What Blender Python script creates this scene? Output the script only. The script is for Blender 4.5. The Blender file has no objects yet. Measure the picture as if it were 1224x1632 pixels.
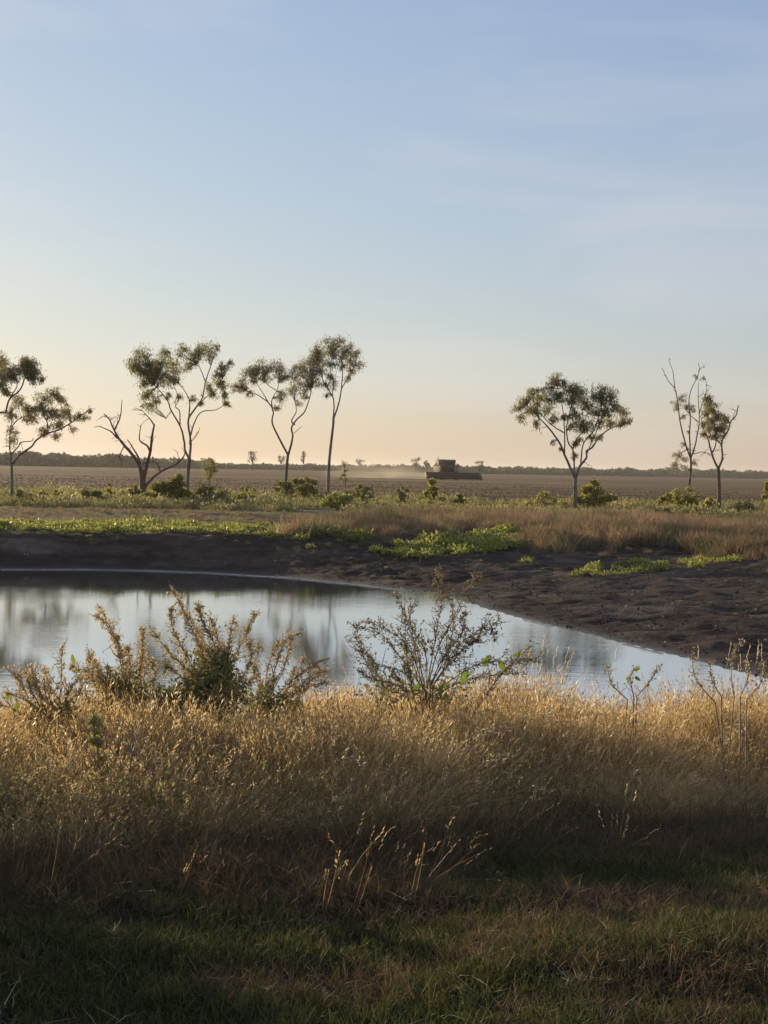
import bpy, math, random
import numpy as np
from mathutils import Matrix, Vector

R = math.radians
rng = np.random.default_rng(11)
random.seed(5)
scene = bpy.context.scene
COL = scene.collection

# ------------------------------------------------------------------ camera
F = 2000.0                                  # focal length in pixels of the 1224 x 1632 picture
CAM_Z = 1.7
PITCH, ROLL = R(-2.0), R(1.2)
cam_d = bpy.data.cameras.new('camera'); cam = bpy.data.objects.new('camera', cam_d); COL.objects.link(cam)
cam_d.sensor_fit = 'VERTICAL'; cam_d.sensor_height = 36.0; cam_d.lens = 36.0 * F / 1632
cam_d.clip_start = 0.05; cam_d.clip_end = 20000
CM = Matrix.Rotation(R(90) + PITCH, 4, 'X') @ Matrix.Rotation(ROLL, 4, 'Z')
cam.matrix_world = Matrix.Translation((0, 0, CAM_Z)) @ CM
scene.camera = cam

# ------------------------------------------------------------------ light
SUN_AZ, SUN_EL = R(-42), R(10.5)              # azimuth measured from the view direction (+Y), negative = left
SKY_STRENGTH, SUN_STRENGTH, EXPOSURE = 0.10, 5.0, 0.35
world = bpy.data.worlds.new('World'); scene.world = world; world.use_nodes = True
wn, wl = world.node_tree.nodes, world.node_tree.links
wn.clear()
out = wn.new('ShaderNodeOutputWorld'); bg = wn.new('ShaderNodeBackground')
sky = wn.new('ShaderNodeTexSky'); sky.sky_type = 'NISHITA'; sky.sun_disc = False
sky.sun_elevation = SUN_EL; sky.sun_rotation = SUN_AZ
sky.altitude = 0; sky.air_density = 1.5; sky.dust_density = 0.35; sky.ozone_density = 1.0
# one soft tone curve per channel for the whole sky: gain * (0.1 * value) ** power
sep = wn.new('ShaderNodeSeparateColor'); cmb = wn.new('ShaderNodeCombineColor')
for ch, (gn, pw) in enumerate(((.635, .62), (.69, .60), (.775, .40))):
    m1_ = wn.new('ShaderNodeMath'); m1_.operation = 'MULTIPLY'; m1_.inputs[1].default_value = .1
    m2_ = wn.new('ShaderNodeMath'); m2_.operation = 'POWER'; m2_.inputs[1].default_value = pw
    m3_ = wn.new('ShaderNodeMath'); m3_.operation = 'MULTIPLY'; m3_.inputs[1].default_value = 10 * gn
    wl.new(sep.outputs[ch], m1_.inputs[0]); wl.new(m1_.outputs[0], m2_.inputs[0]); wl.new(m2_.outputs[0], m3_.inputs[0]); wl.new(m3_.outputs[0], cmb.inputs[ch])
# thin, nearly invisible high cloud streaks, everywhere alike
tc = wn.new('ShaderNodeTexCoord'); mp = wn.new('ShaderNodeMapping'); mp.inputs['Scale'].default_value = (1.3, 1.3, 7.0)
mp.inputs['Rotation'].default_value = (R(4), R(5), 0)
nz = wn.new('ShaderNodeTexNoise'); nz.inputs['Scale'].default_value = 2.2; nz.inputs['Detail'].default_value = 6
nz.inputs['Distortion'].default_value = 0.4
rp = wn.new('ShaderNodeValToRGB'); rp.color_ramp.elements[0].position = 0.42; rp.color_ramp.elements[1].position = 0.85
rp.color_ramp.elements[1].color = (0.5, 0.5, 0.5, 1)
mx = wn.new('ShaderNodeMix'); mx.data_type = 'RGBA'; mx.blend_type = 'MIX'
mx.inputs['B'].default_value = (6.2, 6.0, 6.0, 1)
wl.new(tc.outputs['Generated'], mp.inputs['Vector']); wl.new(mp.outputs[0], nz.inputs['Vector'])
wl.new(nz.outputs['Fac'], rp.inputs['Fac']); wl.new(rp.outputs['Color'], mx.inputs['Factor'])
wl.new(sky.outputs[0], sep.inputs[0]); wl.new(cmb.outputs[0], mx.inputs['A'])
wl.new(mx.outputs['Result'], bg.inputs['Color'])
bg.inputs['Strength'].default_value = SKY_STRENGTH
wl.new(bg.outputs[0], out.inputs['Surface'])
sun_d = bpy.data.lights.new('sun', 'SUN'); sun = bpy.data.objects.new('sun', sun_d); COL.objects.link(sun)
sun_d.energy = SUN_STRENGTH; sun_d.angle = R(0.6); sun_d.color = (1.0, 0.79, 0.50)
SUN_DIR = Vector((math.sin(SUN_AZ) * math.cos(SUN_EL), math.cos(SUN_AZ) * math.cos(SUN_EL), math.sin(SUN_EL)))
sun.rotation_euler = SUN_DIR.to_track_quat('Z', 'Y').to_euler()
sun.location = SUN_DIR * 50
vs = scene.view_settings
vs.view_transform = 'Standard'; vs.look = 'None'; vs.gamma = 1; vs.exposure = EXPOSURE; vs.use_curve_mapping = False
scene.display_settings.display_device = 'sRGB'
scene.cycles.volume_bounces = 0; scene.cycles.max_bounces = 6
scene.cycles.transparent_max_bounces = 8
scene.cycles.caustics_reflective = False; scene.cycles.caustics_refractive = False

# ------------------------------------------------------------------ helpers
def ray(px, py):
    d = CM.to_3x3() @ Vector(((px - 612) / F, -(py - 816) / F, -1.0))
    return d
def at(px, py, Y):
    d = ray(px, py); t = Y / d.y
    return Vector((d.x * t, Y, CAM_Z + d.z * t))

def _hash(ix, iy, s):
    h = (ix.astype(np.int64) * 374761393 + iy.astype(np.int64) * 668265263 + s * 974634777) & 0x7fffffff
    h = ((h ^ (h >> 13)) * 1274126177) & 0x7fffffff
    return ((h ^ (h >> 16)) & 0xffff) / 65535.0
def vnoise(x, y, s=0):
    x = np.asarray(x, float); y = np.asarray(y, float)
    ix, iy = np.floor(x), np.floor(y); fx, fy = x - ix, y - iy
    fx = fx * fx * (3 - 2 * fx); fy = fy * fy * (3 - 2 * fy)
    a, b = _hash(ix, iy, s), _hash(ix + 1, iy, s); c, d = _hash(ix, iy + 1, s), _hash(ix + 1, iy + 1, s)
    return (a * (1 - fx) + b * fx) * (1 - fy) + (c * (1 - fx) + d * fx) * fy
def fbm(x, y, s=0, o=4):
    v, a, t = 0, 1.0, 0
    for k in range(o):
        v = v + a * vnoise(x * 2 ** k, y * 2 ** k, s + k * 7); t += a; a *= 0.5
    return v / t
def smooth(t):
    t = np.clip(t, 0, 1); return t * t * (3 - 2 * t)

# pond outline (metres)
POND = np.array([(-11.5, 37.7), (-9.0, 38.3), (-6.0, 38.2), (-3.0, 37.0), (-1.4, 35.8), (-0.2, 34.7), (1.4, 33.2), (2.26, 30.6), (3.28, 27.6),
                 (4.26, 25.2), (5.08, 23.2), (6.2, 20.4), (7.2, 17.8), (7.7, 15.4), (7.0, 13.6), (4.5, 12.8), (0, 12.6), (-6, 12.8),
                 (-14, 13.4), (-24, 16), (-32, 22), (-34, 29), (-30, 34), (-22, 36.8), (-16, 37.4)])
# slight wobble, smoothed
def resample(P, n, closed=True):
    P = np.asarray(P, float); m = len(P); res = []
    for i in range(m if closed else m - 1):
        if closed: p0, p1, p2, p3 = P[i - 1], P[i], P[(i + 1) % m], P[(i + 2) % m]
        else: p0, p1, p2, p3 = P[max(i - 1, 0)], P[i], P[i + 1], P[min(i + 2, m - 1)]
        for k in range(n):
            t = k / n
            res.append(0.5 * ((2 * p1) + (-p0 + p2) * t + (2 * p0 - 5 * p1 + 4 * p2 - p3) * t * t + (-p0 + 3 * p1 - 3 * p2 + p3) * t ** 3))
    if not closed: res.append(P[-1])
    return np.array(res)
PS = resample(POND, 6)
PS = PS + 0.16 * np.stack([vnoise(PS[:, 0] * 1.3, PS[:, 1] * 1.3, 3) - .5, vnoise(PS[:, 0] * 1.3, PS[:, 1] * 1.3, 4) - .5], 1)
def pond_sd(x, y):
    sh = np.shape(x); x = np.ravel(x).astype(float); y = np.ravel(y).astype(float)
    d = np.full(x.shape, 1e9); inside = np.zeros(x.shape, bool)
    A, B = PS, np.roll(PS, -1, 0)
    for a, b in zip(A, B):
        e = b - a; L = e @ e
        t = np.clip(((x - a[0]) * e[0] + (y - a[1]) * e[1]) / L, 0, 1)
        d = np.minimum(d, (x - a[0] - t * e[0]) ** 2 + (y - a[1] - t * e[1]) ** 2)
        c = ((a[1] > y) != (b[1] > y)) & (x < (b[0] - a[0]) * (y - a[1]) / (b[1] - a[1] + 1e-12) + a[0])
        inside ^= c
    d = np.sqrt(d); return np.where(inside, -d, d).reshape(sh)
WATER = -1.6
def height(x, y, detail=True):
    x = np.asarray(x, float); y = np.asarray(y, float)
    sh = np.broadcast(x, y).shape; x = np.broadcast_to(x, sh); y = np.broadcast_to(y, sh)
    near = (y < 70) & (np.abs(x) < 90) & (y > 5)
    sd = np.full(sh, 50.0)
    if near.any(): sd[near] = pond_sd(x[near], y[near])
    zn = np.interp(y - 0.05 * x, [-60, 4.4, 5.6, 7, 9, 10.5, 12.5, 14, 18], [0, 0, -.07, -.26, -.60, -.95, -1.5, -1.7, -1.5])
    zn = np.where(y < 6.5, zn + 0.05 * (fbm(x * .6, y * 2.4, 21, 3) - .5) * 2, zn)
    w = np.interp(x, [-14, -6, -1, 2, 5, 9], [3.0, 3.2, 6.0, 9.5, 13.5, 17])
    t = sd / w
    prof = 0.55 * smooth(t) + 0.45 * np.clip(t, 0, 1)
    prof = np.where(x < -1, smooth(t * .95) * smooth((x + 1) / -4) + prof * (1 - smooth((x + 1) / -4)), prof)
    zf = WATER + 0.95 * prof
    # low mounds along the far crest on the right and gentle rolls further back
    zf = zf + 0.5 * smooth((t - .6) * 2) * smooth((x + 2) / 4) * smooth((60 - y) / 10) * (fbm(x * .22, y * .3, 5, 2) - .35)
    zf = zf + np.where(y > 40, 0.10 * (fbm(x * .15, y * .12, 8, 2) - .5) * smooth((y - 40) / 10) * smooth((95 - y) / 20), 0)
    s = smooth((y - 13) / 5)
    zn = zn + .13 * smooth((4.9 - y) / .9) * smooth((x + .1) / .7) * smooth((y - 1) / 1.5)
    z = zn * (1 - s) + zf * s
    z = np.where(sd < 0, np.minimum(z, WATER - np.minimum(.8, -sd * .22)), z)
    if detail:
        m = smooth((sd - .1) / 1.2) * (y > 15) * (y < 62)
        z = z + m * (0.20 * (fbm(x * 1.1 + .5 * y, y * 1.3, 31, 4) - .5) + 0.16 * (fbm(x * 4.5, y * 4.5, 37, 3) - .5))
    return z
def hit(px, py):
    d = ray(px, py); lo = 3.0
    ts = np.concatenate([np.arange(3, 60, .05), np.arange(60, 400, .25)])
    X, Y, Z = d.x * ts, d.y * ts, CAM_Z + d.z * ts
    hh = height(X, Y, False); hh = np.where(pond_sd(X, Y) < 0, WATER, hh)
    k = np.argmax(Z <= hh)
    if Z[k] > hh[k]: k = len(ts) - 1
    return Vector((X[k], Y[k], float(hh[k])))

MATS = {}
def nodes(name):
    m = bpy.data.materials.new(name); m.use_nodes = True
    n, l = m.node_tree.nodes, m.node_tree.links; n.clear()
    o = n.new('ShaderNodeOutputMaterial'); MATS[name] = m
    return m, n, l, o
def leaf_mat(name, ca, cb, trans=.45, cc=None, rough=.6, obj_var=.5):
    m, n, l, o = nodes(name)
    at_ = n.new('ShaderNodeAttribute'); at_.attribute_name = 'rnd'
    oi = n.new('ShaderNodeObjectInfo')
    mm = n.new('ShaderNodeMix'); mm.data_type = 'FLOAT'; mm.inputs[0].default_value = obj_var
    l.new(at_.outputs['Fac'], mm.inputs[2]); l.new(oi.outputs['Random'], mm.inputs[3])
    r = n.new('ShaderNodeValToRGB'); l.new(mm.outputs[0], r.inputs['Fac'])
    r.color_ramp.elements[0].color = (*ca, 1); r.color_ramp.elements[0].position = .15
    r.color_ramp.elements[1].color = (*cb, 1); r.color_ramp.elements[1].position = .8
    if cc: e = r.color_ramp.elements.new(.95); e.color = (*cc, 1)
    p = n.new('ShaderNodeBsdfPrincipled'); p.inputs['Roughness'].default_value = rough; p.inputs['Specular IOR Level'].default_value = .35
    l.new(r.outputs[0], p.inputs['Base Color'])
    t = n.new('ShaderNodeBsdfTranslucent'); l.new(r.outputs[0], t.inputs['Color'])
    mix = n.new('ShaderNodeMixShader'); mix.inputs[0].default_value = trans
    l.new(p.outputs[0], mix.inputs[1]); l.new(t.outputs[0], mix.inputs[2]); l.new(mix.outputs[0], o.inputs['Surface'])
    return m
def solid_mat(name, c, rough=.6, metal=0, noise=None, c2=None, bump=0, bscale=60, spec=.5):
    m, n, l, o = nodes(name)
    p = n.new('ShaderNodeBsdfPrincipled'); p.inputs['Base Color'].default_value = (*c, 1)
    p.inputs['Roughness'].default_value = rough; p.inputs['Metallic'].default_value = metal; p.inputs['Specular IOR Level'].default_value = spec
    tcn = n.new('ShaderNodeTexCoord')
    if noise:
        nt = n.new('ShaderNodeTexNoise'); nt.inputs['Scale'].default_value = noise; nt.inputs['Detail'].default_value = 6
        r = n.new('ShaderNodeValToRGB'); r.color_ramp.elements[0].color = (*c, 1); r.color_ramp.elements[1].color = (*(c2 or c), 1)
        r.color_ramp.elements[0].position = .38; r.color_ramp.elements[1].position = .62
        l.new(tcn.outputs['Object'], nt.inputs['Vector']); l.new(nt.outputs['Fac'], r.inputs['Fac']); l.new(r.outputs[0], p.inputs['Base Color'])
    if bump:
        nb = n.new('ShaderNodeTexNoise'); nb.inputs['Scale'].default_value = bscale; nb.inputs['Detail'].default_value = 5
        b = n.new('ShaderNodeBump'); b.inputs['Strength'].default_value = bump; b.inputs['Distance'].default_value = .03
        l.new(tcn.outputs['Object'], nb.inputs['Vector']); l.new(nb.outputs['Fac'], b.inputs['Height']); l.new(b.outputs[0], p.inputs['Normal'])
    l.new(p.outputs[0], o.inputs['Surface'])
    return m

def mesh_from(name, V, Q, mat, rnd=None, smooth_=False):
    me = bpy.data.meshes.new(name)
    V = np.asarray(V, np.float32).reshape(-1, 3); Q = np.asarray(Q, np.int32).reshape(-1, 4)
    me.vertices.add(len(V)); me.vertices.foreach_set('co', V.ravel())
    me.loops.add(Q.size); me.loops.foreach_set('vertex_index', Q.ravel())
    me.polygons.add(len(Q)); me.polygons.foreach_set('loop_start', np.arange(0, Q.size, 4, dtype=np.int32))
    me.polygons.foreach_set('loop_total', np.full(len(Q), 4, np.int32))
    if smooth_: me.polygons.foreach_set('use_smooth', np.ones(len(Q), bool))
    me.update(calc_edges=True)
    if rnd is not None:
        a = me.attributes.new('rnd', 'FLOAT', 'POINT'); a.data.foreach_set('value', np.asarray(rnd, np.float32))
    if mat: me.materials.append(mat)
    return me
def link(name, me, parent=None, **props):
    o = bpy.data.objects.new(name, me); COL.objects.link(o)
    if parent: o.parent = parent
    for k, v in props.items(): o[k] = v
    return o
def empty(name, loc, label, cat, group=None, rz=0):
    e = bpy.data.objects.new(name, None); COL.objects.link(e); e.location = loc; e.rotation_euler = (0, 0, rz); e.empty_display_size = .3
    e['label'] = label; e['category'] = cat
    if group: e['group'] = group
    return e

class Acc:                                   # accumulates quads
    def __init__(s): s.V, s.Q, s.R, s.n = [], [], [], 0
    def add(s, V, Q, rnd=.5):
        V = np.asarray(V, float).reshape(-1, 3); Q = np.asarray(Q, int).reshape(-1, 4)
        s.V.append(V); s.Q.append(Q + s.n); s.n += len(V)
        s.R.append(np.broadcast_to(np.asarray(rnd, float), (len(V),)))
    def mesh(s, name, mat, origin=(0, 0, 0), sm=False):
        if not s.V: return None
        return mesh_from(name, np.concatenate(s.V) - np.array(origin), np.concatenate(s.Q), mat, np.concatenate(s.R), sm)
    def tube(s, P, rad, sides=6, cap=True, rnd=.5):
        P = np.asarray(P, float); n = len(P); rad = np.broadcast_to(np.asarray(rad, float), (n,))
        T = np.gradient(P, axis=0); T /= np.linalg.norm(T, axis=1)[:, None] + 1e-9
        up = np.array([0, 0, 1.0]) if abs(T[0, 2]) < .9 else np.array([1.0, 0, 0])
        N = np.cross(T, up); bad = np.linalg.norm(N, axis=1) < 1e-3; N[bad] = np.cross(T[bad], [0.3, 1, 0])
        for i in range(1, n):                # keep the frame from twisting
            v = N[i - 1] - T[i] * (N[i - 1] @ T[i]); N[i] = v / (np.linalg.norm(v) + 1e-9) if np.linalg.norm(v) > 1e-4 else N[i]
        N[0] /= np.linalg.norm(N[0]) + 1e-9
        B = np.cross(T, N); a = np.arange(sides) / sides * 2 * np.pi
        V = P[:, None] + rad[:, None, None] * (np.cos(a)[None, :, None] * N[:, None] + np.sin(a)[None, :, None] * B[:, None])
        i = np.arange(n - 1)[:, None] * sides; j = np.arange(sides)[None]; k = (j + 1) % sides
        Q = np.stack([i + j, i + k, i + sides + k, i + sides + j], -1).reshape(-1, 4)
        s.add(V.reshape(-1, 3), Q, rnd)
        if cap and sides == 4: s.Q.append(np.array([[0, 3, 2, 1]]) + s.n - n * sides); s.Q.append(np.array([[0, 1, 2, 3]]) + s.n - sides)
    def leaves(s, P, D, L, W, rnd):
        """rhombic leaves: base P, direction D (unit), length L, width W"""
        P = np.asarray(P, float); n = len(P); L = np.broadcast_to(L, (n,))[:, None]; W = np.broadcast_to(W, (n,))[:, None]
        r = rng.normal(size=(n, 3)); S = np.cross(D, r); S /= np.linalg.norm(S, axis=1)[:, None] + 1e-9
        Nn = np.cross(D, S)
        M = P + D * L * .45 + Nn * L * .05
        V = np.stack([P, M + S * W / 2, P + D * L, M - S * W / 2], 1)
        s.add(V.reshape(-1, 3), np.arange(4 * n).reshape(n, 4), np.repeat(rnd, 4))
    def box(s, c, d, rot=None, taper=1.0):
        x, y, z = np.array(d) / 2
        V = np.array([(-x, -y, -z), (x, -y, -z), (x, y, -z), (-x, y, -z), (-x * taper, -y * taper, z), (x * taper, -y * taper, z), (x * taper, y * taper, z), (-x * taper, y * taper, z)])
        if rot is not None: V = V @ np.array(rot).T
        s.add(V + np.array(c), [(0, 3, 2, 1), (4, 5, 6, 7), (0, 1, 5, 4), (1, 2, 6, 5), (2, 3, 7, 6), (3, 0, 4, 7)])

def unit(v): return v / (np.linalg.norm(v, axis=-1, keepdims=True) + 1e-9)

SRC = {}
def scatter(name, srcs, P, rot, scl, idx=None, **props):
    """one object whose geometry nodes place the source clumps on its points"""
    P = np.asarray(P, np.float32); n = len(P)
    me = bpy.data.meshes.new(name); me.vertices.add(n); me.vertices.foreach_set('co', P.ravel())
    a = me.attributes.new('rot', 'FLOAT_VECTOR', 'POINT'); a.data.foreach_set('vector', np.asarray(rot, np.float32).ravel())
    a = me.attributes.new('scl', 'FLOAT_VECTOR', 'POINT')
    scl = np.asarray(scl, np.float32); scl = np.repeat(scl[:, None], 3, 1) if scl.ndim == 1 else scl
    a.data.foreach_set('vector', scl.ravel())
    if idx is None: idx = rng.integers(0, len(srcs), n)
    a = me.attributes.new('idx', 'INT', 'POINT'); a.data.foreach_set('value', np.asarray(idx, np.int32))
    c = bpy.data.collections.new(name + '_sources')
    for k, m in enumerate(srcs): c.objects.link(bpy.data.objects.new('%s_clump_%02d' % (name, k), m))
    o = link(name, me, kind='stuff', **props)
    g = bpy.data.node_groups.new(name, 'GeometryNodeTree')
    g.interface.new_socket('Geometry', in_out='INPUT', socket_type='NodeSocketGeometry'); g.interface.new_socket('Geometry', in_out='OUTPUT', socket_type='NodeSocketGeometry')
    N, L = g.nodes, g.links
    gi, go = N.new('NodeGroupInput'), N.new('NodeGroupOutput'); ip = N.new('GeometryNodeInstanceOnPoints')
    ci = N.new('GeometryNodeCollectionInfo'); ci.inputs['Collection'].default_value = c
    ci.inputs['Separate Children'].default_value = True; ci.inputs['Reset Children'].default_value = True
    def na(nm, t): q = N.new('GeometryNodeInputNamedAttribute'); q.data_type = t; q.inputs['Name'].default_value = nm; return q
    er = N.new('FunctionNodeEulerToRotation')
    ra, sa, ia = na('rot', 'FLOAT_VECTOR'), na('scl', 'FLOAT_VECTOR'), na('idx', 'INT')
    L.new(ra.outputs['Attribute'], er.inputs[0]); L.new(er.outputs[0], ip.inputs['Rotation'])
    L.new(sa.outputs['Attribute'], ip.inputs['Scale']); L.new(ia.outputs['Attribute'], ip.inputs['Instance Index'])
    ip.inputs['Pick Instance'].default_value = True
    L.new(gi.outputs[0], ip.inputs['Points']); L.new(ci.outputs[0], ip.inputs['Instance']); L.new(ip.outputs[0], go.inputs[0])
    md = o.modifiers.new('scatter', 'NODES'); md.node_group = g
    return o
def rots(n, tilt=.15):
    return np.stack([rng.normal(0, tilt, n), rng.normal(0, tilt, n), rng.uniform(0, 6.28, n)], 1)
def in_poly(x, y, P):
    inside = np.zeros(np.shape(x), bool); A = np.array(P)
    for a, b in zip(A, np.roll(A, -1, 0)):
        inside ^= ((a[1] > y) != (b[1] > y)) & (x < (b[0] - a[0]) * (y - a[1]) / (b[1] - a[1] + 1e-12) + a[0])
    return inside
def region(pix, per_m2, mask=None, cap=20000):
    """random points in the piece of ground whose outline is given as picture points"""
    W = [hit(*p) for p in pix]; W = np.array([(w.x, w.y) for w in W])
    lo, hi = W.min(0), W.max(0); n = int(min(cap * 4, (hi - lo).prod() * per_m2))
    x, y = rng.uniform(lo[0], hi[0], n), rng.uniform(lo[1], hi[1], n)
    k = in_poly(x, y, W)
    if mask is not None: k &= mask(x, y)
    x, y = x[k][:cap], y[k][:cap]
    return np.stack([x, y, height(x, y)], 1)

# ------------------------------------------------------------------ materials
STRAW = leaf_mat('straw', (.14, .085, .04), (.78, .56, .25), .6, (.98, .83, .54), .38)
STALK = leaf_mat('pale_stalk', (.45, .32, .17), (.85, .70, .46), .4, None, .35)
OLIVE = leaf_mat('olive_grass', (.11, .10, .03), (.46, .38, .11), .45, (.5, .42, .18), .5)
STRAW_FAR = leaf_mat('straw_far', (.16, .095, .06), (.42, .27, .15), .4, (.46, .38, .22), .6, .65)
GREEN_FAR = leaf_mat('green_far', (.07, .085, .03), (.22, .21, .08), .4, (.30, .26, .12), .6, .6)
SHORT = leaf_mat('short_grass', (.013, .019, .007), (.125, .135, .035), .4, (.34, .22, .10))
BROWN_SHORT = leaf_mat('short_brown_grass', (.045, .03, .018), (.22, .145, .07), .4)
GUM = leaf_mat('gum_leaf', (.14, .13, .05), (.38, .32, .14), .58, (.52, .36, .17), .45, .1)
GUM_OLIVE = leaf_mat('gum_leaf_olive', (.15, .15, .05), (.42, .37, .14), .58, (.56, .42, .18), .45, .1)
BUSH = leaf_mat('bush_leaf', (.12, .13, .025), (.58, .50, .12), .5, (.5, .42, .14), .5, .25)
VINE = leaf_mat('vine_leaf', (.16, .18, .035), (.46, .45, .10), .45, (.42, .36, .14), .5, .25)
DULLVEG = leaf_mat('dull_ground_leaf', (.15, .15, .05), (.44, .38, .15), .42, (.32, .22, .11), .6, .6)
BROAD = leaf_mat('broad_leaf', (.12, .20, .03), (.26, .34, .05), .55)
POD = leaf_mat('dry_seed_pod', (.30, .23, .11), (.66, .54, .30), .5, (.80, .70, .46))
POD_DARK = leaf_mat('dark_seed_pod', (.13, .11, .055), (.40, .33, .18), .45, (.6, .5, .34))
SHRUB = leaf_mat('shrub_leaf', (.16, .16, .06), (.42, .38, .15), .5, (.52, .38, .20))
FARLEAF = leaf_mat('far_leaf', (.055, .06, .03), (.11, .11, .05), .3)
BARK = solid_mat('pale_bark', (.085, .07, .055), .8, noise=3, c2=(.19, .165, .14), bump=.5, bscale=14)
BARK_BROWN = solid_mat('brown_bark', (.08, .055, .04), .85, noise=4, c2=(.16, .11, .075), bump=.6, bscale=16)
BARK_DEAD = solid_mat('dead_wood', (.07, .045, .032), .9, noise=4, c2=(.15, .10, .07), bump=.7, bscale=14)
STEM = solid_mat('dry_stem', (.16, .10, .06), .7, noise=30, c2=(.30, .2, .12))
CLOD = solid_mat('soil_clod', (.05, .037, .03), .95, noise=12, c2=(.11, .08, .062), spec=.15)
CLOD_PALE = solid_mat('pale_pebble', (.20, .16, .13), .8, noise=12, c2=(.34, .3, .26))
FCLOD = solid_mat('field_clod', (.085, .052, .032), .95, noise=6, c2=(.19, .12, .07), spec=.15)

# ground material: reads albedo zones from vertex attribute, adds grain
def ground_material():
    m, n, l, o = nodes('earth')
    a = n.new('ShaderNodeAttribute'); a.attribute_name = 'albedo'
    g = n.new('ShaderNodeNewGeometry')
    n1 = n.new('ShaderNodeTexNoise'); n1.inputs['Scale'].default_value = 2.3; n1.inputs['Detail'].default_value = 9; n1.inputs['Roughness'].default_value = .65
    n2 = n.new('ShaderNodeTexNoise'); n2.inputs['Scale'].default_value = 14; n2.inputs['Detail'].default_value = 7; n2.inputs['Roughness'].default_value = .7
    l.new(g.outputs['Position'], n1.inputs['Vector']); l.new(g.outputs['Position'], n2.inputs['Vector'])
    r = n.new('ShaderNodeMapRange'); r.inputs['From Min'].default_value = .3; r.inputs['From Max'].default_value = .7; r.inputs['To Min'].default_value = .6; r.inputs['To Max'].default_value = 1.45
    l.new(n1.outputs['Fac'], r.inputs['Value'])
    r2 = n.new('ShaderNodeMapRange'); r2.inputs['From Min'].default_value = .3; r2.inputs['From Max'].default_value = .7; r2.inputs['To Min'].default_value = .7; r2.inputs['To Max'].default_value = 1.3
    l.new(n2.outputs['Fac'], r2.inputs['Value'])
    mu = n.new('ShaderNodeMath'); mu.operation = 'MULTIPLY'; l.new(r.outputs[0], mu.inputs[0]); l.new(r2.outputs[0], mu.inputs[1])
    vm = n.new('ShaderNodeVectorMath'); vm.operation = 'SCALE'; l.new(a.outputs['Color'], vm.inputs[0]); l.new(mu.outputs[0], vm.inputs['Scale'])
    p = n.new('ShaderNodeBsdfPrincipled'); l.new(vm.outputs[0], p.inputs['Base Color'])
    ar = n.new('ShaderNodeAttribute'); ar.attribute_name = 'rough'; l.new(ar.outputs['Fac'], p.inputs['Roughness'])
    p.inputs['Specular IOR Level'].default_value = .12
    b = n.new('ShaderNodeBump'); b.inputs['Strength'].default_value = 1; b.inputs['Distance'].default_value = .09
    ad = n.new('ShaderNodeMath'); ad.operation = 'ADD'; l.new(n1.outputs['Fac'], ad.inputs[0]); l.new(n2.outputs['Fac'], ad.inputs[1])
    l.new(ad.outputs[0], b.inputs['Height']); l.new(b.outputs[0], p.inputs['Normal']); l.new(p.outputs[0], o.inputs['Surface'])
    return m
EARTH = ground_material()
def field_material():
    m, n, l, o = nodes('ploughed_earth')
    g = n.new('ShaderNodeNewGeometry'); mpn = n.new('ShaderNodeMapping'); mpn.inputs['Scale'].default_value = (.012, .11, 1); mpn.inputs['Rotation'].default_value = (0, 0, R(-3))
    l.new(g.outputs['Position'], mpn.inputs['Vector'])
    n1 = n.new('ShaderNodeTexNoise'); n1.inputs['Scale'].default_value = 1; n1.inputs['Detail'].default_value = 7; n1.inputs['Roughness'].default_value = .6
    l.new(mpn.outputs[0], n1.inputs['Vector'])
    r = n.new('ShaderNodeValToRGB'); l.new(n1.outputs['Fac'], r.inputs['Fac'])
    r.color_ramp.elements[0].color = (.065, .041, .020, 1); r.color_ramp.elements[0].position = .36
    r.color_ramp.elements[1].color = (.23, .145, .070, 1); r.color_ramp.elements[1].position = .66
    n2 = n.new('ShaderNodeTexNoise'); n2.inputs['Scale'].default_value = 2.5; n2.inputs['Detail'].default_value = 8; n2.inputs['Roughness'].default_value = .7
    l.new(g.outputs['Position'], n2.inputs['Vector'])
    rr = n.new('ShaderNodeMapRange'); rr.inputs['From Min'].default_value = .35; rr.inputs['From Max'].default_value = .65; rr.inputs['To Min'].default_value = .6; rr.inputs['To Max'].default_value = 1.5
    l.new(n2.outputs['Fac'], rr.inputs['Value'])
    vm = n.new('ShaderNodeVectorMath'); vm.operation = 'SCALE'; l.new(r.outputs[0], vm.inputs[0]); l.new(rr.outputs[0], vm.inputs['Scale'])
    p = n.new('ShaderNodeBsdfPrincipled'); p.inputs['Roughness'].default_value = .95; p.inputs['Specular IOR Level'].default_value = .1
    l.new(vm.outputs[0], p.inputs['Base Color'])
    b = n.new('ShaderNodeBump'); b.inputs['Strength'].default_value = 1; b.inputs['Distance'].default_value = .15
    l.new(n2.outputs['Fac'], b.inputs['Height']); l.new(b.outputs[0], p.inputs['Normal']); l.new(p.outputs[0], o.inputs['Surface'])
    return m
FIELD = field_material()

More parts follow.
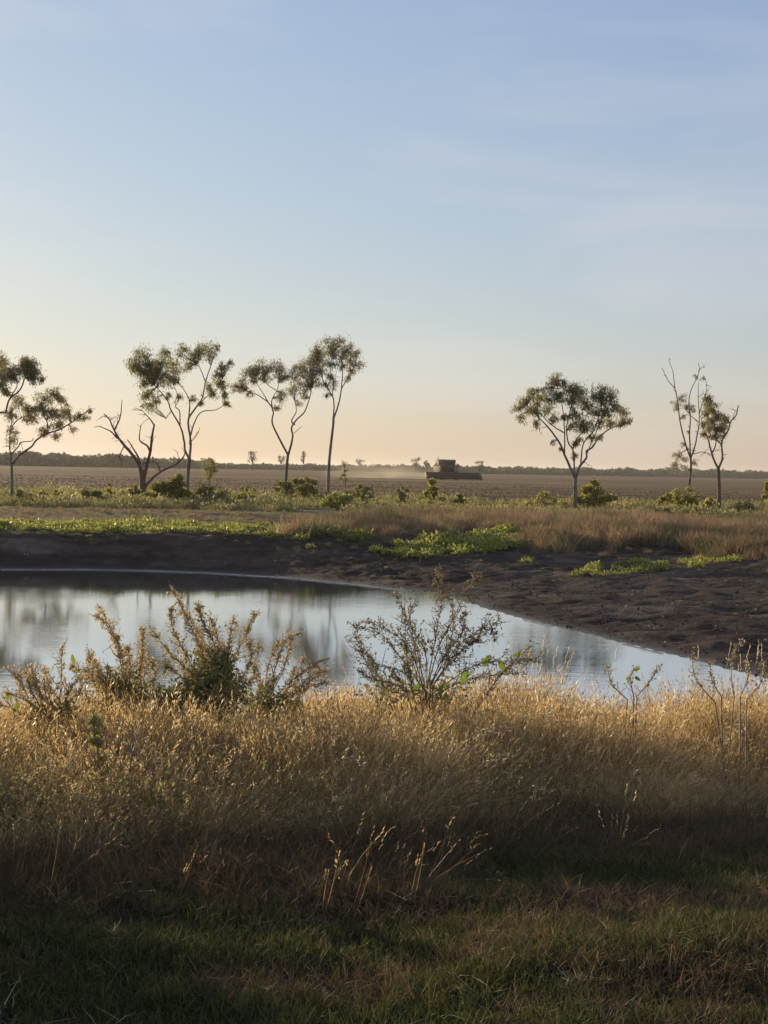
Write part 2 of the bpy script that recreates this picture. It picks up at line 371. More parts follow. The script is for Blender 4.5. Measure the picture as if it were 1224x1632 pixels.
# ------------------------------------------------------------------ terrain
def grid(name, ys, mat, u):
    Y, U = np.meshgrid(ys, u, indexing='ij')
    X = U * (np.maximum(Y, 0) * .55 + 9)
    Z = height(X, Y)
    if name == 'ploughed_field':
        Z = Z + .05 * (fbm(X * .3, Y * 1.2, 51, 3) - .5) * smooth((400 - Y) / 200) * smooth((Y - 84) / 6)
    r, c = Y.shape; i = np.arange(r - 1)[:, None] * c + np.arange(c - 1)[None]
    Q = np.stack([i, i + 1, i + c + 1, i + c], -1).reshape(-1, 4)
    me = mesh_from(name, np.stack([X, Y, Z], -1), Q, mat, None, True)
    return me, X.ravel(), Y.ravel(), Z.ravel()
u = np.sign(np.linspace(-1, 1, 331)) * np.abs(np.linspace(-1, 1, 331)) ** 1.5 * 2.2
FIELD_Y = 84.0
ys = np.concatenate([np.linspace(-14, 2.8, 12), np.linspace(3, 16, 110), np.linspace(16.1, 46, 330), np.linspace(46.2, FIELD_Y, 110)])
me, X, Y, Z = grid('ground', ys, EARTH, u)
sd = pond_sd(X, Y)
def mixc(a, b, t): return a * (1 - t[:, None]) + np.array(b) * t[:, None]
C = np.tile(np.array([.040, .027, .020]), (len(X), 1))                       # black clay of the bank
C = mixc(C, (.085, .055, .042), smooth((fbm(X * .5 + Y * .25, Y * .55, 61, 4) - .5) * 6) * .8)   # redder, drier streaks
C = mixc(C, (.16, .12, .095), smooth((fbm(X * .35 + Y * .2, Y * .9, 66, 3) - .66) * 14) * .7)
C = mixc(C, (.085, .064, .048), smooth((fbm(X * .45, Z * 11, 68, 4) - .56) * 12) * .75)       # tide lines
wet = smooth((.7 - sd) / .7) * (sd > -.5)
C = mixc(C, (.035, .027, .022), wet)
far = smooth((Y - 43) / 5) * (X < 3) + smooth((Y - 46) / 5) * (X >= 3)
C = mixc(C, (.17, .125, .075), far * .9)                                     # dry trodden grass and earth
C = mixc(C, (.10, .12, .05), far * smooth((fbm(X * .25, Y * .5, 71, 3) - .45) * 5) * .6)
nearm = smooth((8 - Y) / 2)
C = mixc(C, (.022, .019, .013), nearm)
RO = np.where(far > .5, .95, .85) * (1 - wet) + wet * .28
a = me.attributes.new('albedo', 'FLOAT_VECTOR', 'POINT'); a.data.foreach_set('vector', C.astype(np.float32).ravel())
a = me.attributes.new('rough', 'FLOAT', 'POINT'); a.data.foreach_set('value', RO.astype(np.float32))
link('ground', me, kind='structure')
ys2 = np.concatenate([np.linspace(FIELD_Y, 130, 90), np.geomspace(130.5, 9000, 150)])
me, *_ = grid('ploughed_field', ys2, FIELD, u)
link('ploughed_field', me, kind='structure')

# water
def water_material():
    m, n, l, o = nodes('pond_water')
    g = n.new('ShaderNodeNewGeometry')
    df = n.new('ShaderNodeBsdfDiffuse'); df.inputs['Color'].default_value = (.045, .04, .032, 1)
    gl = n.new('ShaderNodeBsdfGlossy'); gl.inputs['Roughness'].default_value = .06
    fr = n.new('ShaderNodeFresnel'); fr.inputs['IOR'].default_value = 1.33
    fm_ = n.new('ShaderNodeMath'); fm_.operation = 'MULTIPLY'; fm_.use_clamp = True; fm_.inputs[1].default_value = 2.8; l.new(fr.outputs[0], fm_.inputs[0])
    p = n.new('ShaderNodeMixShader'); l.new(fm_.outputs[0], p.inputs[0]); l.new(df.outputs[0], p.inputs[1]); l.new(gl.outputs[0], p.inputs[2])
    m1 = n.new('ShaderNodeMapping'); m1.inputs['Scale'].default_value = (1.2, 5.5, 1); m1.inputs['Rotation'].default_value = (0, 0, R(6))
    l.new(g.outputs['Position'], m1.inputs['Vector'])
    n1 = n.new('ShaderNodeTexNoise'); n1.inputs['Scale'].default_value = 1.6; n1.inputs['Detail'].default_value = 4
    l.new(m1.outputs[0], n1.inputs['Vector'])
    n2 = n.new('ShaderNodeTexNoise'); n2.inputs['Scale'].default_value = .22; n2.inputs['Detail'].default_value = 2; l.new(g.outputs['Position'], n2.inputs['Vector'])
    r = n.new('ShaderNodeMapRange'); r.inputs['From Min'].default_value = .42; r.inputs['From Max'].default_value = .62; r.inputs['To Min'].default_value = .15; r.inputs['To Max'].default_value = 1
    l.new(n2.outputs['Fac'], r.inputs['Value'])
    mu = n.new('ShaderNodeMath'); mu.operation = 'MULTIPLY'; l.new(n1.outputs['Fac'], mu.inputs[0]); l.new(r.outputs[0], mu.inputs[1])
    b = n.new('ShaderNodeBump'); b.inputs['Strength'].default_value = .34; b.inputs['Distance'].default_value = .010
    l.new(mu.outputs[0], b.inputs['Height']); l.new(b.outputs[0], gl.inputs['Normal']); l.new(p.outputs[0], o.inputs['Surface'])
    return m
ext = PS + 0.5 * unit(PS - np.array([-10, 25]))
me = bpy.data.meshes.new('pond_water'); me.from_pydata([(x, y, WATER) for x, y in ext], [], [list(range(len(ext)))]); me.materials.append(water_material())
link('pond_water', me, kind='structure')

# thin pale strip along the far water edge
edge_strip = Acc(); P = resample(POND[:12], 40, False)
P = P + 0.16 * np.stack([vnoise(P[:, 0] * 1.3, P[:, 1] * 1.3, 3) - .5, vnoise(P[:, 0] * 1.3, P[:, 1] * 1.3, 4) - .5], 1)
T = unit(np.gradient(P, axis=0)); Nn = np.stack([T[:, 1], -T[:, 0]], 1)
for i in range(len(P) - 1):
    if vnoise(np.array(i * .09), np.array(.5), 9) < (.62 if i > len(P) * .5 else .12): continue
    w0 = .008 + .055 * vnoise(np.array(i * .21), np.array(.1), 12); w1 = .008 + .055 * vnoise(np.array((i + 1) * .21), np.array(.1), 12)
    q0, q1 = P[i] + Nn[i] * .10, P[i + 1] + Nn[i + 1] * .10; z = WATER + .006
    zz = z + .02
    edge_strip.add([(*(q0 - Nn[i] * w0), zz), (*(q0 + Nn[i] * w0), z), (*(q1 + Nn[i + 1] * w1), z), (*(q1 - Nn[i + 1] * w1), zz)], [(0, 1, 2, 3)])
EDGE_STRIP = solid_mat('pale_scum', (.13, .125, .115), .5, noise=9, c2=(.24, .23, .215))
link('water_edge_scum', edge_strip.mesh('water_edge_scum', EDGE_STRIP), kind='stuff', label='pale scum line along the far edge of the pond water', category='scum')

# ------------------------------------------------------------------ clump sources
def grass_clump(name, n, rad, h0, h1, w, mat, lean=(.12, 0), spread=.25, curl=.25, heads=0., seed_w=.012, seg=3):
    A = Acc()
    a = rng.uniform(0, 6.28, n); r = rad * np.sqrt(rng.uniform(0, 1, n))
    B = np.stack([r * np.cos(a), r * np.sin(a), np.full(n, -.02)], 1); H = rng.uniform(h0, h1, n)
    D = np.stack([lean[0] + rng.normal(0, spread, n), lean[1] + rng.normal(0, spread, n), np.ones(n)], 1); D = unit(D)
    C2 = np.stack([rng.normal(lean[0], 1, n), rng.normal(lean[1], 1, n), np.full(n, -.5)], 1) * (curl * rng.uniform(.1, 1, n))[:, None]
    S = unit(np.cross(D, rng.normal(size=(n, 3)))); rnd = rng.uniform(0, 1, n)
    ts = np.linspace(0, 1, seg + 1); pts = []
    for t in ts:
        p = B + D * (H * t)[:, None] + C2 * (H * t * t)[:, None]; ww = w * (1 - .85 * t) * .5
        pts.append(p - S * ww); pts.append(p + S * ww)
    V = np.stack(pts, 1); m = 2 * (seg + 1); base = np.arange(n)[:, None] * m
    Q = np.concatenate([base + np.array([2 * k, 2 * k + 1, 2 * k + 3, 2 * k + 2]) for k in range(seg)], 1).reshape(-1, 4)
    A.add(V.reshape(-1, 3), Q, np.repeat(rnd, m))
    if heads:
        k = np.where(rng.uniform(0, 1, n) < heads)[0]
        for i in k:
            tip = B[i] + D[i] * H[i] + C2[i] * H[i]; dirv = unit(D[i] + 2 * C2[i]); q = 5
            P0 = tip + dirv[None] * np.linspace(-.02, .06, q)[:, None] * rng.uniform(.7, 1.5)
            DD = unit(dirv[None] + rng.normal(0, .28, (q, 3)))
            A.leaves(P0, DD, rng.uniform(.02, .042, q), seed_w * .5, np.clip(rnd[i] + rng.uniform(0, .5, q), 0, 1))
    return A.mesh(name, mat)
def leaf_clump(name, n, rad, hgt, L, W, mat, up=.5):
    A = Acc(); d = unit(rng.normal(size=(n, 3))); d[:, 2] = np.abs(d[:, 2])
    P = d * np.array([rad, rad, hgt]) * (rng.uniform(.45, 1, n) ** .6)[:, None]
    lump = .7 + .5 * vnoise(d[:, 0] * 3 + 9, d[:, 1] * 3 + d[:, 2] * 2, rng.integers(99)); P *= lump[:, None]
    D = unit(rng.normal(size=(n, 3)) + d * .8 + np.array([0, 0, up]))
    A.leaves(P, D, rng.uniform(.6, 1.2, n) * L, W, rng.uniform(0, 1, n))
    return A.mesh(name, mat)
def clod(name, mat, seed, flat=.6):
    """irregular lump: a warped cube sphere of 24 quads"""
    r = np.random.default_rng(seed); V = []; Q = []
    g = np.linspace(-1, 1, 3)
    for ax in range(3):
        for s in (-1, 1):
            b = len(V)
            for i in g:
                for j in g:
                    p = [0, 0, 0]; p[ax] = s; p[(ax + 1) % 3] = i; p[(ax + 2) % 3] = j
                    V.append(p)
            for i in range(2):
                for j in range(2): Q.append((b + i * 3 + j, b + i * 3 + j + 1, b + i * 3 + j + 4, b + i * 3 + j + 3))
    V = unit(np.array(V, float)); w = .75 + .5 * vnoise(V[:, 0] * 1.7 + seed, V[:, 1] * 1.7 + V[:, 2] * 1.3, seed)
    V = V * w[:, None] * np.array([1, .8, flat])
    return mesh_from(name, V, Q, mat)

# ------------------------------------------------------------------ tall dry grass on the near bank
tall = [grass_clump('tall_grass', 62, .14, .30, .74, .0045, STRAW, (.14, -.02), .24, .24, .5) for _ in range(7)]
tall += [grass_clump('tall_grass', 60, .14, .25, .55, .0055, OLIVE, (.1, 0), .35, .35, .1) for _ in range(2)]
tall += [grass_clump('tall_grass', 7, .16, .45, .85, .006, STALK, (.3, -.08), .3, .35, .6)]
tall += [grass_clump('tall_grass', 10, .18, .55, .95, .0055, STALK, (.2, -.05), .3, .45, .8, .014)]
tall += [grass_clump('tall_grass', 56, .17, .22, .58, .0055, STRAW, (.3, -.1), .5, .6, .2) for _ in range(3)]
def edge(x): return 5.95 + .36 * x + .5 * (vnoise(x * 1.3, x * 0 + 2, 17) - .5)
x = rng.uniform(-7.5, 7.5, 40000); y = rng.uniform(4.2, 12.2, 40000)
lim = (x < y * .33 + 2.4) & (x > -(y * .33 + .9)); lim |= (x < 0) & (x > -(y * .33 + 3.2)) & (rng.uniform(0, 1, len(x)) < .55)
e = y - edge(x)
k = lim & (e > 0) & (rng.uniform(0, 1, len(x)) < smooth(e / .5) * .9 + .1) & (pond_sd(x, y) > .1)
k &= rng.uniform(0, 1, len(x)) < np.where(y > 9.5, .5, 1)
k &= (fbm(x * 1.7, y * 1.7, 47, 3) > .40) | (rng.uniform(0, 1, len(x)) < .22)
x, y, e = x[k], y[k], e[k]; n = len(x)
s = (.40 + .86 * fbm(x * 1.1, y * 1.1, 41, 3)) * (.36 + .64 * smooth(e / 1.5)) * 1.12 * rng.uniform(.85, 1.12, n)
s *= np.interp(x / np.maximum(y, 1), [-.32, -.2, -.08, 0, .15, .3], [.80, .82, .90, .95, .93, .90])
s *= np.where(y > 10.8, .7, 1)
scl = np.stack([np.full(n, 1.0) * s ** .5, s ** .5, s], 1)
scatter('tall_dry_grass', tall, np.stack([x, y, height(x, y)], 1), rots(n, .10) * np.array([1, 1, .25]), scl,
        np.where(rng.uniform(0, 1, n) < .72, rng.integers(0, 7, n), np.where(fbm(x * .8, y * .8, 53, 3) + .1 * (x < 0) > .52, rng.integers(7, 10, n), rng.integers(9, 14, n))),
        label='tall golden dry grass covering the near bank of the pond', category='grass')
print('tall clumps', n)
# green undergrowth through the tall grass
green = [leaf_clump('green_understorey', 110, .16, .30, .026, .012, SHRUB) for _ in range(3)]
x = rng.uniform(-3.2, 3.2, 1500); y = rng.uniform(5.4, 10, 1500); k = (np.abs(x) < y * .33 + .5) & (y > edge(x) + .3)
k &= fbm(x * .8, y * .8, 91, 2) > np.where(x < .3, .45, .58); x, y = x[k], y[k]; n = len(x)
scatter('leafy_undergrowth', green, np.stack([x, y, height(x, y) + .05], 1), rots(n), rng.uniform(.6, 1.25, n),
        label='low green and brown weeds mixed into the dry grass', category='weeds')

# mown grass in front
short = [grass_clump('mown_grass', 34, .07, .03, .085, .0042, SHORT, (.05, 0), .5, .5, .0, seg=2) for _ in range(6)]
short += [grass_clump('mown_grass', 26, .07, .03, .09, .004, BROWN_SHORT, (.1, 0), .6, .6, .0, seg=2) for _ in range(3)]
x = rng.uniform(-4.5, 4.5, 36000); y = rng.uniform(2.6, 7.9, 36000)
k = (np.abs(x) < y * .33 + 1.7) & (y < edge(x) + .8); x, y = x[k], y[k]; n = len(x)
pat = fbm(x * 1.1, y * 2.2, 81, 3) + .15 * smooth((y - 4.3) / .6)
s = .65 + .8 * fbm(x * 2.2, y * 3, 83, 2)
scatter('mown_grass', short, np.stack([x, y, height(x, y)], 1), rots(n, .2), s,
        np.where(pat + rng.normal(0, .07, n) > .60, rng.integers(6, 9, n), rng.integers(0, 6, n)),
        label='short mown grass with brown patches in the foreground', category='grass')
print('short clumps', n)
thatch = [grass_clump('thatch', 40, .12, .08, .24, .004, BROWN_SHORT, (.2, -.05), .7, .6, .0, seg=2) for _ in range(5)]
x = rng.uniform(-3.4, 3.0, 4200); y = edge(x) + rng.uniform(-1.0, .5, 4200); k = (np.abs(x) < y * .33 + .4) & (rng.uniform(0, 1, 4200) < smooth((y - edge(x) + 1.0) / .8) * .9 + .05); x, y = x[k], y[k]; n = len(x)
scatter('matted_grass', thatch, np.stack([x, y, height(x, y)], 1), rots(n, .25), rng.uniform(.5, 1.2, n) * (.5 + .5 * smooth((y - edge(x) + 1.0) / .9)),
        label='matted brown grass along the foot of the tall golden grass', category='grass')
litter = [grass_clump('litter', 9, .10, .10, .28, .004, STALK, (.6, -.2), 2.2, .5, .0, seg=2) for _ in range(4)]
x = rng.uniform(-2.4, 2.4, 900); y = rng.uniform(3.2, 7, 900); k = (np.abs(x) < y * .33 + .2) & (y < edge(x) + .3) & (rng.uniform(0, 1, 900) < .3); x, y = x[k], y[k]; n = len(x)
scatter('grass_litter', litter, np.stack([x, y, height(x, y) + .02], 1), rots(n, .3), rng.uniform(.2, .45, n),
        label='loose dry straw lying on the mown grass', category='straw')
# loose taller seed stalks along the mown edge
lone = [grass_clump('seed_stalk', 5, .05, .28, .55, .0045, STRAW, (.35, -.1), .22, .25, 1.0, .016) for _ in range(5)]
x = rng.uniform(-1.4, 2.2, 400); y = edge(x) + rng.uniform(-.95, .35, 400); k = rng.uniform(0, 1, 400) < np.where((x > -.1) & (x < .8), .16, .03)
x, y = x[k], y[k]; n = len(x)
scatter('scattered_seed_stalks', lone, np.stack([x, y, height(x, y)], 1), rots(n, .2) * np.array([1, 1, .15]), rng.uniform(.35, .7, n),
        label='scattered leaning seed stalks rising out of the short grass', category='grass stalks')

# ------------------------------------------------------------------ vegetation beyond the pond
vine = [leaf_clump('vine', 60, .26, .16, .085, .06, VINE, .9) for _ in range(4)]
def strip(name, srcs, pix, dens, s0, s1, label, cat, mask=None, tilt=.15, zs=1., fringe=.8):
    P = region(pix, dens, mask); n = len(P); s = rng.uniform(s0, s1, n) * (.45 + 1.1 * fbm(P[:, 0] * .45, P[:, 1] * .45, 19, 3))
    if fringe:
        q = rng.integers(0, n, int(n * fringe)); E = P[q].copy(); E[:, 0] += rng.standard_t(2, len(q)) * .55; E[:, 1] += rng.standard_t(2, len(q)) * .7
        E = E[(pond_sd(E[:, 0], E[:, 1]) > .3) & (np.abs(E - P[q]).max(1) < 4)]; E[:, 2] = height(E[:, 0], E[:, 1]) - .03
        P = np.concatenate([P, E]); s = np.concatenate([s, rng.uniform(.25, .6, len(E)) * s0]); n = len(P)
    scl = np.stack([s, s, s * zs * rng.uniform(.7, 1.3, n)], 1)
    return scatter(name, srcs, P, rots(n, tilt), scl, label=label, category=cat)
patch = lambda f, t, s: (lambda x, y: fbm(x * f, y * f, s, 3) > t)
strip('crest_creeper', vine, [(-300, 832), (150, 834), (300, 837), (450, 844), (600, 856), (560, 863), (430, 857), (290, 851), (-300, 846)], 10, .7, 1.35,
      'bright green creeper along the bank crest left of the pond', 'creeper', patch(.6, .36, 3))
strip('bank_creeper', vine, [(585, 884), (625, 870), (700, 858), (800, 848), (850, 852), (832, 872), (740, 888), (640, 892)], 16, .7, 1.5,
      'bright green creeper patch spreading down the middle of the bare bank', 'creeper', patch(.7, .32, 5), fringe=.5)
strip('bank_creeper', vine, [(818, 890), (850, 884), (885, 888), (890, 897), (830, 900)], 7, .4, .8,
      'small green creeper sprig group on the dark bank below the centre tuft', 'creeper', patch(1., .4, 6))
strip('bank_creeper', vine, [(905, 921), (950, 906), (1060, 896), (1140, 889), (1185, 893), (1170, 901), (1060, 909), (960, 922)], 10, .5, 1.0,
      'long green creeper strip running along the right bank', 'creeper', patch(.9, .36, 7))
far_tuft = [grass_clump('far_tuft', 110, .30, .16, .42, .014, STRAW_FAR if q < 5 else GREEN_FAR, (.1, 0), .35, .4, .0, seg=2) for q in range(7)]
strip('bank_grass', far_tuft, [(430, 838), (560, 826), (760, 820), (900, 826), (1500, 828), (1500, 876), (1130, 872), (1060, 868), (960, 862), (860, 852), (760, 846), (640, 858), (540, 858)], 8, .45, 1.5,
      'soft brown and mauve dry grass along the far crest of the bank', 'grass', patch(.3, .40, 9), zs=1.05)
strip('bank_grass', far_tuft, [(1120, 888), (1150, 868), (1300, 850), (1300, 890), (1200, 893)], 6, .8, 1.5,
      'russet dry grass mound at the right end of the bank', 'grass')
strip('bank_grass', far_tuft, [(800, 870), (830, 850), (920, 846), (960, 870), (900, 880)], 5, .7, 1.4,
      'yellowish dry grass mound above the middle creeper patch', 'grass')
TP = []
for (tx, ty, tw_, cnt) in [(590, 843, 50, 20), (880, 868, 70, 46), (935, 852, 50, 26), (1005, 866, 60, 40), (1085, 856, 60, 34), (1120, 876, 40, 22), (1195, 882, 50, 34), (1225, 868, 40, 22), (500, 852, 60, 26)]:
    c_ = hit(tx, ty); sp = tw_ * c_.y / F * .5
    for q in range(cnt): TP.append((c_.x + rng.normal(0, sp * .55), c_.y + rng.normal(0, .55)))
TP = np.array(TP); n = len(TP)
scatter('grass_tussocks', far_tuft, np.stack([TP[:, 0], TP[:, 1], height(TP[:, 0], TP[:, 1])], 1), rots(n, .18), rng.uniform(1.1, 2.1, n),
        label='thick tussocks of brown and olive grass heaped along the lip of the bank', category='grass')
strip('slope_grass', far_tuft[5:] + vine[:1], [(-200, 846), (300, 850), (560, 860), (720, 866), (600, 880), (420, 874), (250, 868), (-200, 862)], 3.2, .22, .6,
      'dark olive grass thinning out down the shaded slope on the left', 'grass', patch(.5, .44, 23), fringe=.3)
strip('slope_grass', far_tuft, [(700, 866), (900, 868), (1120, 872), (1250, 880), (1180, 893), (1000, 888), (820, 884)], 1.6, .3, .8,
      'scattered tan and olive tufts between the two right-hand creeper strips', 'grass', patch(.5, .46, 24), fringe=.4)
strip('bank_sprigs', vine, [(560, 900), (760, 890), (1000, 925), (1290, 905), (1290, 1000), (1050, 980), (800, 950)], .35, .12, .3,
      'tiny scattered green sprigs on the bare right bank', 'weeds', fringe=0)
dull = [leaf_clump('dull_herb', 60, .36, .26, .10, .06, DULLVEG, .6) for _ in range(4)] + [grass_clump('dull_herb', 50, .25, .15, .4, .02, DULLVEG, (.1, 0), .45, .4, seg=2) for _ in range(3)]
strip('roadside_weeds', dull, [(-420, 779), (300, 790), (620, 797), (900, 805), (1600, 811), (1600, 834), (900, 826), (640, 818), (300, 813), (-420, 798)], 3.2, .6, 2.0,
      'low tangled weeds along the edge of the ploughed field', 'weeds', patch(.16, .38, 14))
strip('dry_verge_grass', dull[4:] + far_tuft[:2], [(-300, 801), (300, 812), (640, 820), (560, 836), (300, 838), (-300, 830)], 5, .18, .42,
      'short dry verge grass between creeper and weeds on the left', 'grass', patch(.3, .3, 15))
# clods and pebbles
clods = [clod('clod', CLOD, s, .4) for s in range(5)] + [clod('pebble', CLOD_PALE, 9), clod('pebble', CLOD_PALE, 12)]
P = region([(300, 895), (560, 870), (760, 885), (900, 900), (1040, 915), (1300, 895), (1300, 1130), (1130, 1050), (950, 1012), (760, 962), (600, 933)], 60, lambda x, y: pond_sd(x, y) > .1, 12000)
n = len(P); s = .008 + .035 * rng.uniform(0, 1, n) ** 4
scatter('bank_clods', clods, P, rots(n, 1), s, np.where(rng.uniform(0, 1, n) < .93, rng.integers(0, 5, n), rng.integers(5, 7, n)),
        label='clods and small stones scattered on the bare bank', category='clods')
fclods = [clod('field_clod', FCLOD, s + 20, .5) for s in range(4)]
y = FIELD_Y + 130 * rng.uniform(0, 1, 16000) ** 1.6; x = rng.uniform(-.36, .36, 16000) * y
scatter('field_clods', fclods, np.stack([x, y, height(x, y)], 1), rots(len(x), .5), .05 + .12 * rng.uniform(0, 1, len(x)) ** 3,
        label='turned clods of earth across the ploughed field', category='clods')

# ------------------------------------------------------------------ trees
def tree(name, label, cat, base, limbs, clumps, bark, leafm, dens=1.0, leafL=.22, leafW=.036, group=None, droop=.75, bare=0, base_Y=None, trunk_r=None, seed=1, bare_size=1.0):
    """base: picture point of the foot; limbs: list of (r0_px, r1_px, points), first is the trunk; clumps: (px, py, r[, weight])"""
    g = np.random.default_rng(seed)
    b = hit(*base) if base_Y is None else None
    if base_Y is not None:
        p = at(*base, base_Y); b = Vector((p.x, base_Y, float(height(np.array(p.x), np.array(base_Y)))))
    Y0 = b.y; mpp = Y0 / F                      # metres per picture pixel at that distance
    root = empty(name, b, label, cat, group)
    samples = []
    def w3(px, py, off): p = at(px, py, Y0 + off); return np.array(p)
    def near(px, py):
        if not samples: return 0.0, .02
        S = np.array(samples); k = np.argmin((S[:, 0] - px) ** 2 + (S[:, 1] - py) ** 2); return S[k, 2], k
    for i, (r0, r1, pts) in enumerate(limbs):
        pts = resample(np.array(pts, float), 5, False)
        m = len(pts); L = np.concatenate([[0], np.cumsum(np.linalg.norm(np.diff(pts, axis=0), axis=1))])
        o0 = near(*pts[0])[0]; slope = 0 if i == 0 else g.uniform(-.45, .45)
        offs = o0 + slope * L * mpp + (0 if i == 0 else .06) * (vnoise(L * .08, L * 0 + i, seed) - .5)
        pj = pts + (0 if i == 0 else .7) * np.stack([vnoise(L * .16, L * 0 + i, seed + 3) - .5, vnoise(L * .16, L * 0 + i, seed + 5) - .5], 1) * np.minimum(1, L / 8)[:, None]
        P = np.array([w3(px, py, o) for (px, py), o in zip(pj, offs)])
        if i == 0: P[0, 2] = b.z - .12; P[0, 0] = P[1, 0]
        rad = np.interp(L / L[-1], [0, 1], [r0, r1]) * mpp * (1.22 if name == 'dead_tree' else 1.08) * (1 + .12 * (vnoise(L * .2, L * 0, i + seed) - .5))
        if i == 0: rad[0] *= 1.35; rad[1] *= 1.12
        A = Acc(); A.tube(P, rad, 8 if i == 0 else 6)
        link('trunk' if i == 0 else 'branch', A.mesh('trunk' if i == 0 else 'branch', bark, b, True), root)
        samples += [(px, py, o) for (px, py), o in zip(pj, offs)]
    S = np.array(samples)
    T = Acc(); LV = Acc()
    for c in clumps:
        px, py, r = c[:3]; wt = c[3] if len(c) > 3 else 1.0
        k = np.argmin((S[:, 0] - px) ** 2 + (S[:, 1] - py - r * .5) ** 2)
        src = S[k]; rm = r * mpp; off_c = src[2] + g.normal(0, .35) * rm
        cen = w3(px, py, off_c); p0 = w3(*src)
        nt = max(4, int(4 + r / 1.8))
        nl_total = int(dens * wt * 5.8 * r ** 1.75)
        for q in range(nt):
            d = unit(g.normal(size=3)); tip = cen + d * rm * g.uniform(.3, 1.15); tip[2] += .12 * rm
            mid = (p0 + tip) / 2 + g.normal(0, .12, 3) * np.linalg.norm(tip - p0) + np.array([0, 0, .1 * rm])
            tt = np.linspace(0, 1, 6)[:, None]; C = (1 - tt) ** 2 * p0 + 2 * tt * (1 - tt) * mid + tt ** 2 * tip
            T.tube(C, np.linspace(.38, .14, 6) * mpp * (1.0 if Y0 < 100 else .9), 4, False)
            # leaf puff around each twig end, leaves hanging
            nl = max(4, nl_total // nt); pr = rm * g.uniform(.35, .75)
            u_ = g.normal(size=(nl, 3)) * pr * np.array([.62, .62, .5]) - np.array([0, 0, .12]) * pr
            along = C[np.minimum(5, (3 + 3 * g.uniform(0, 1, nl)).astype(int))]
            PP = np.where((g.uniform(0, 1, nl) < .3)[:, None], along, tip) + u_
            DD = unit(g.normal(0, .5, (nl, 3)) + np.array([.12, 0, -droop]))
            tone = np.clip(g.normal(.42 + .22 * (g.uniform() - .5), .22, nl), 0, 1)
            LV.leaves(PP, DD, g.uniform(.6, 1.25, nl) * leafL, leafW * g.uniform(.8, 1.3, nl), tone)
    for q in range(bare):
        k = g.integers(len(limbs[0][2]) * 5, len(S)); p0 = w3(*S[k]); d = unit(g.normal(size=3) * np.array([1, .8, .6]) + np.array([0, 0, .35])); ln = g.uniform(.25, .85) * bare_size
        C = [p0]
        for st in range(5): d = unit(d + g.normal(0, .28, 3)); C.append(C[-1] + d * ln / 5)
        T.tube(np.array(C), np.linspace(.55, .15, 6) * mpp, 4, False)
        if g.uniform() < .6:
            d2 = unit(d + g.normal(0, .6, 3)); T.tube(np.array([C[2], C[2] + d2 * ln * .25, C[2] + d2 * ln * .45 + np.array([0, 0, .04])]), np.linspace(.35, .12, 3) * mpp, 4, False)
    if T.V: link('twigs', T.mesh('twigs', bark, b), root, kind='stuff')
    if LV.V: link('crown', LV.mesh('crown', leafm, b), root, kind='stuff')
    return root

GG = 'gum trees along the edge of the ploughed field'
tree('gum_tree', 'gum tree at the far left whose foliage hangs in ragged tiers to the right', 'tree', (18.5, 798),
     [(2.6, 2.0, [(18.5, 798), (18.9, 770), (18.5, 739)]),
      (1.7, .6, [(18.9, 740), (31, 725.6), (50, 712), (58, 701.5), (75.5, 691), (96, 684), (117, 671), (137, 657), (146, 650)]),
      (1.2, .6, [(17.5, 739), (17, 727), (29, 712), (34, 705), (50, 703), (53, 698)]),
      (1.1, .5, [(17, 730), (15.5, 710), (17, 681), (19, 672), (16, 660)]),
      (.9, .5, [(77, 690), (75, 672), (69, 660), (70, 640), (84, 628)]),
      (.9, .5, [(17, 681), (30, 668), (46, 660), (60, 640)])],
     [(15, 662, 11), (29, 638, 11, .8), (46, 662, 13), (40, 648, 10), (72, 636, 12), (87, 627, 10), (74, 655, 11), (91, 657, 12), (106, 657, 10), (94, 676, 9), (75, 684, 8),
      (66, 690, 6), (127, 662, 8), (142, 652, 5), (137, 665, 5), (117, 684, 5), (89, 695, 7), (19, 685, 9, .8), (20, 700, 10, .8), (55, 652, 8), (100, 642, 8), (65, 648, 7)],
     BARK, GUM, group=GG, seed=2, bare=6)
tree('gum_tree', 'dense gum tree cut off by the left edge of the picture', 'tree', (-46, 800),
     [(3, 2.3, [(-46, 800), (-45, 765), (-42, 730), (-38, 700)]),
      (2, .8, [(-39, 702), (-25, 672), (0, 658), (8.6, 657), (15, 636), (31, 622.6), (39.5, 602), (42, 585)]),
      (.9, .5, [(17, 632), (27, 615), (24, 601)]), (2, .8, [(-38, 702), (-44, 670), (-30, 630), (-5, 600)]),
      (1.6, .7, [(-42, 720), (-62, 680), (-80, 640)])],
     [(2, 578, 14), (14, 590, 15), (-4, 598, 15), (0, 612, 11), (20, 600, 9), (-25, 590, 18), (-25, 615, 18), (42, 574, 11), (50, 585, 10), (40, 592, 11), (57, 594, 9), (66, 604, 6), (53, 604, 8),
      (33, 580, 7), (-60, 620, 18), (-80, 630, 16), (-50, 600, 16), (8, 622, 8)], BARK, GUM, group=GG, seed=3, dens=1.15)
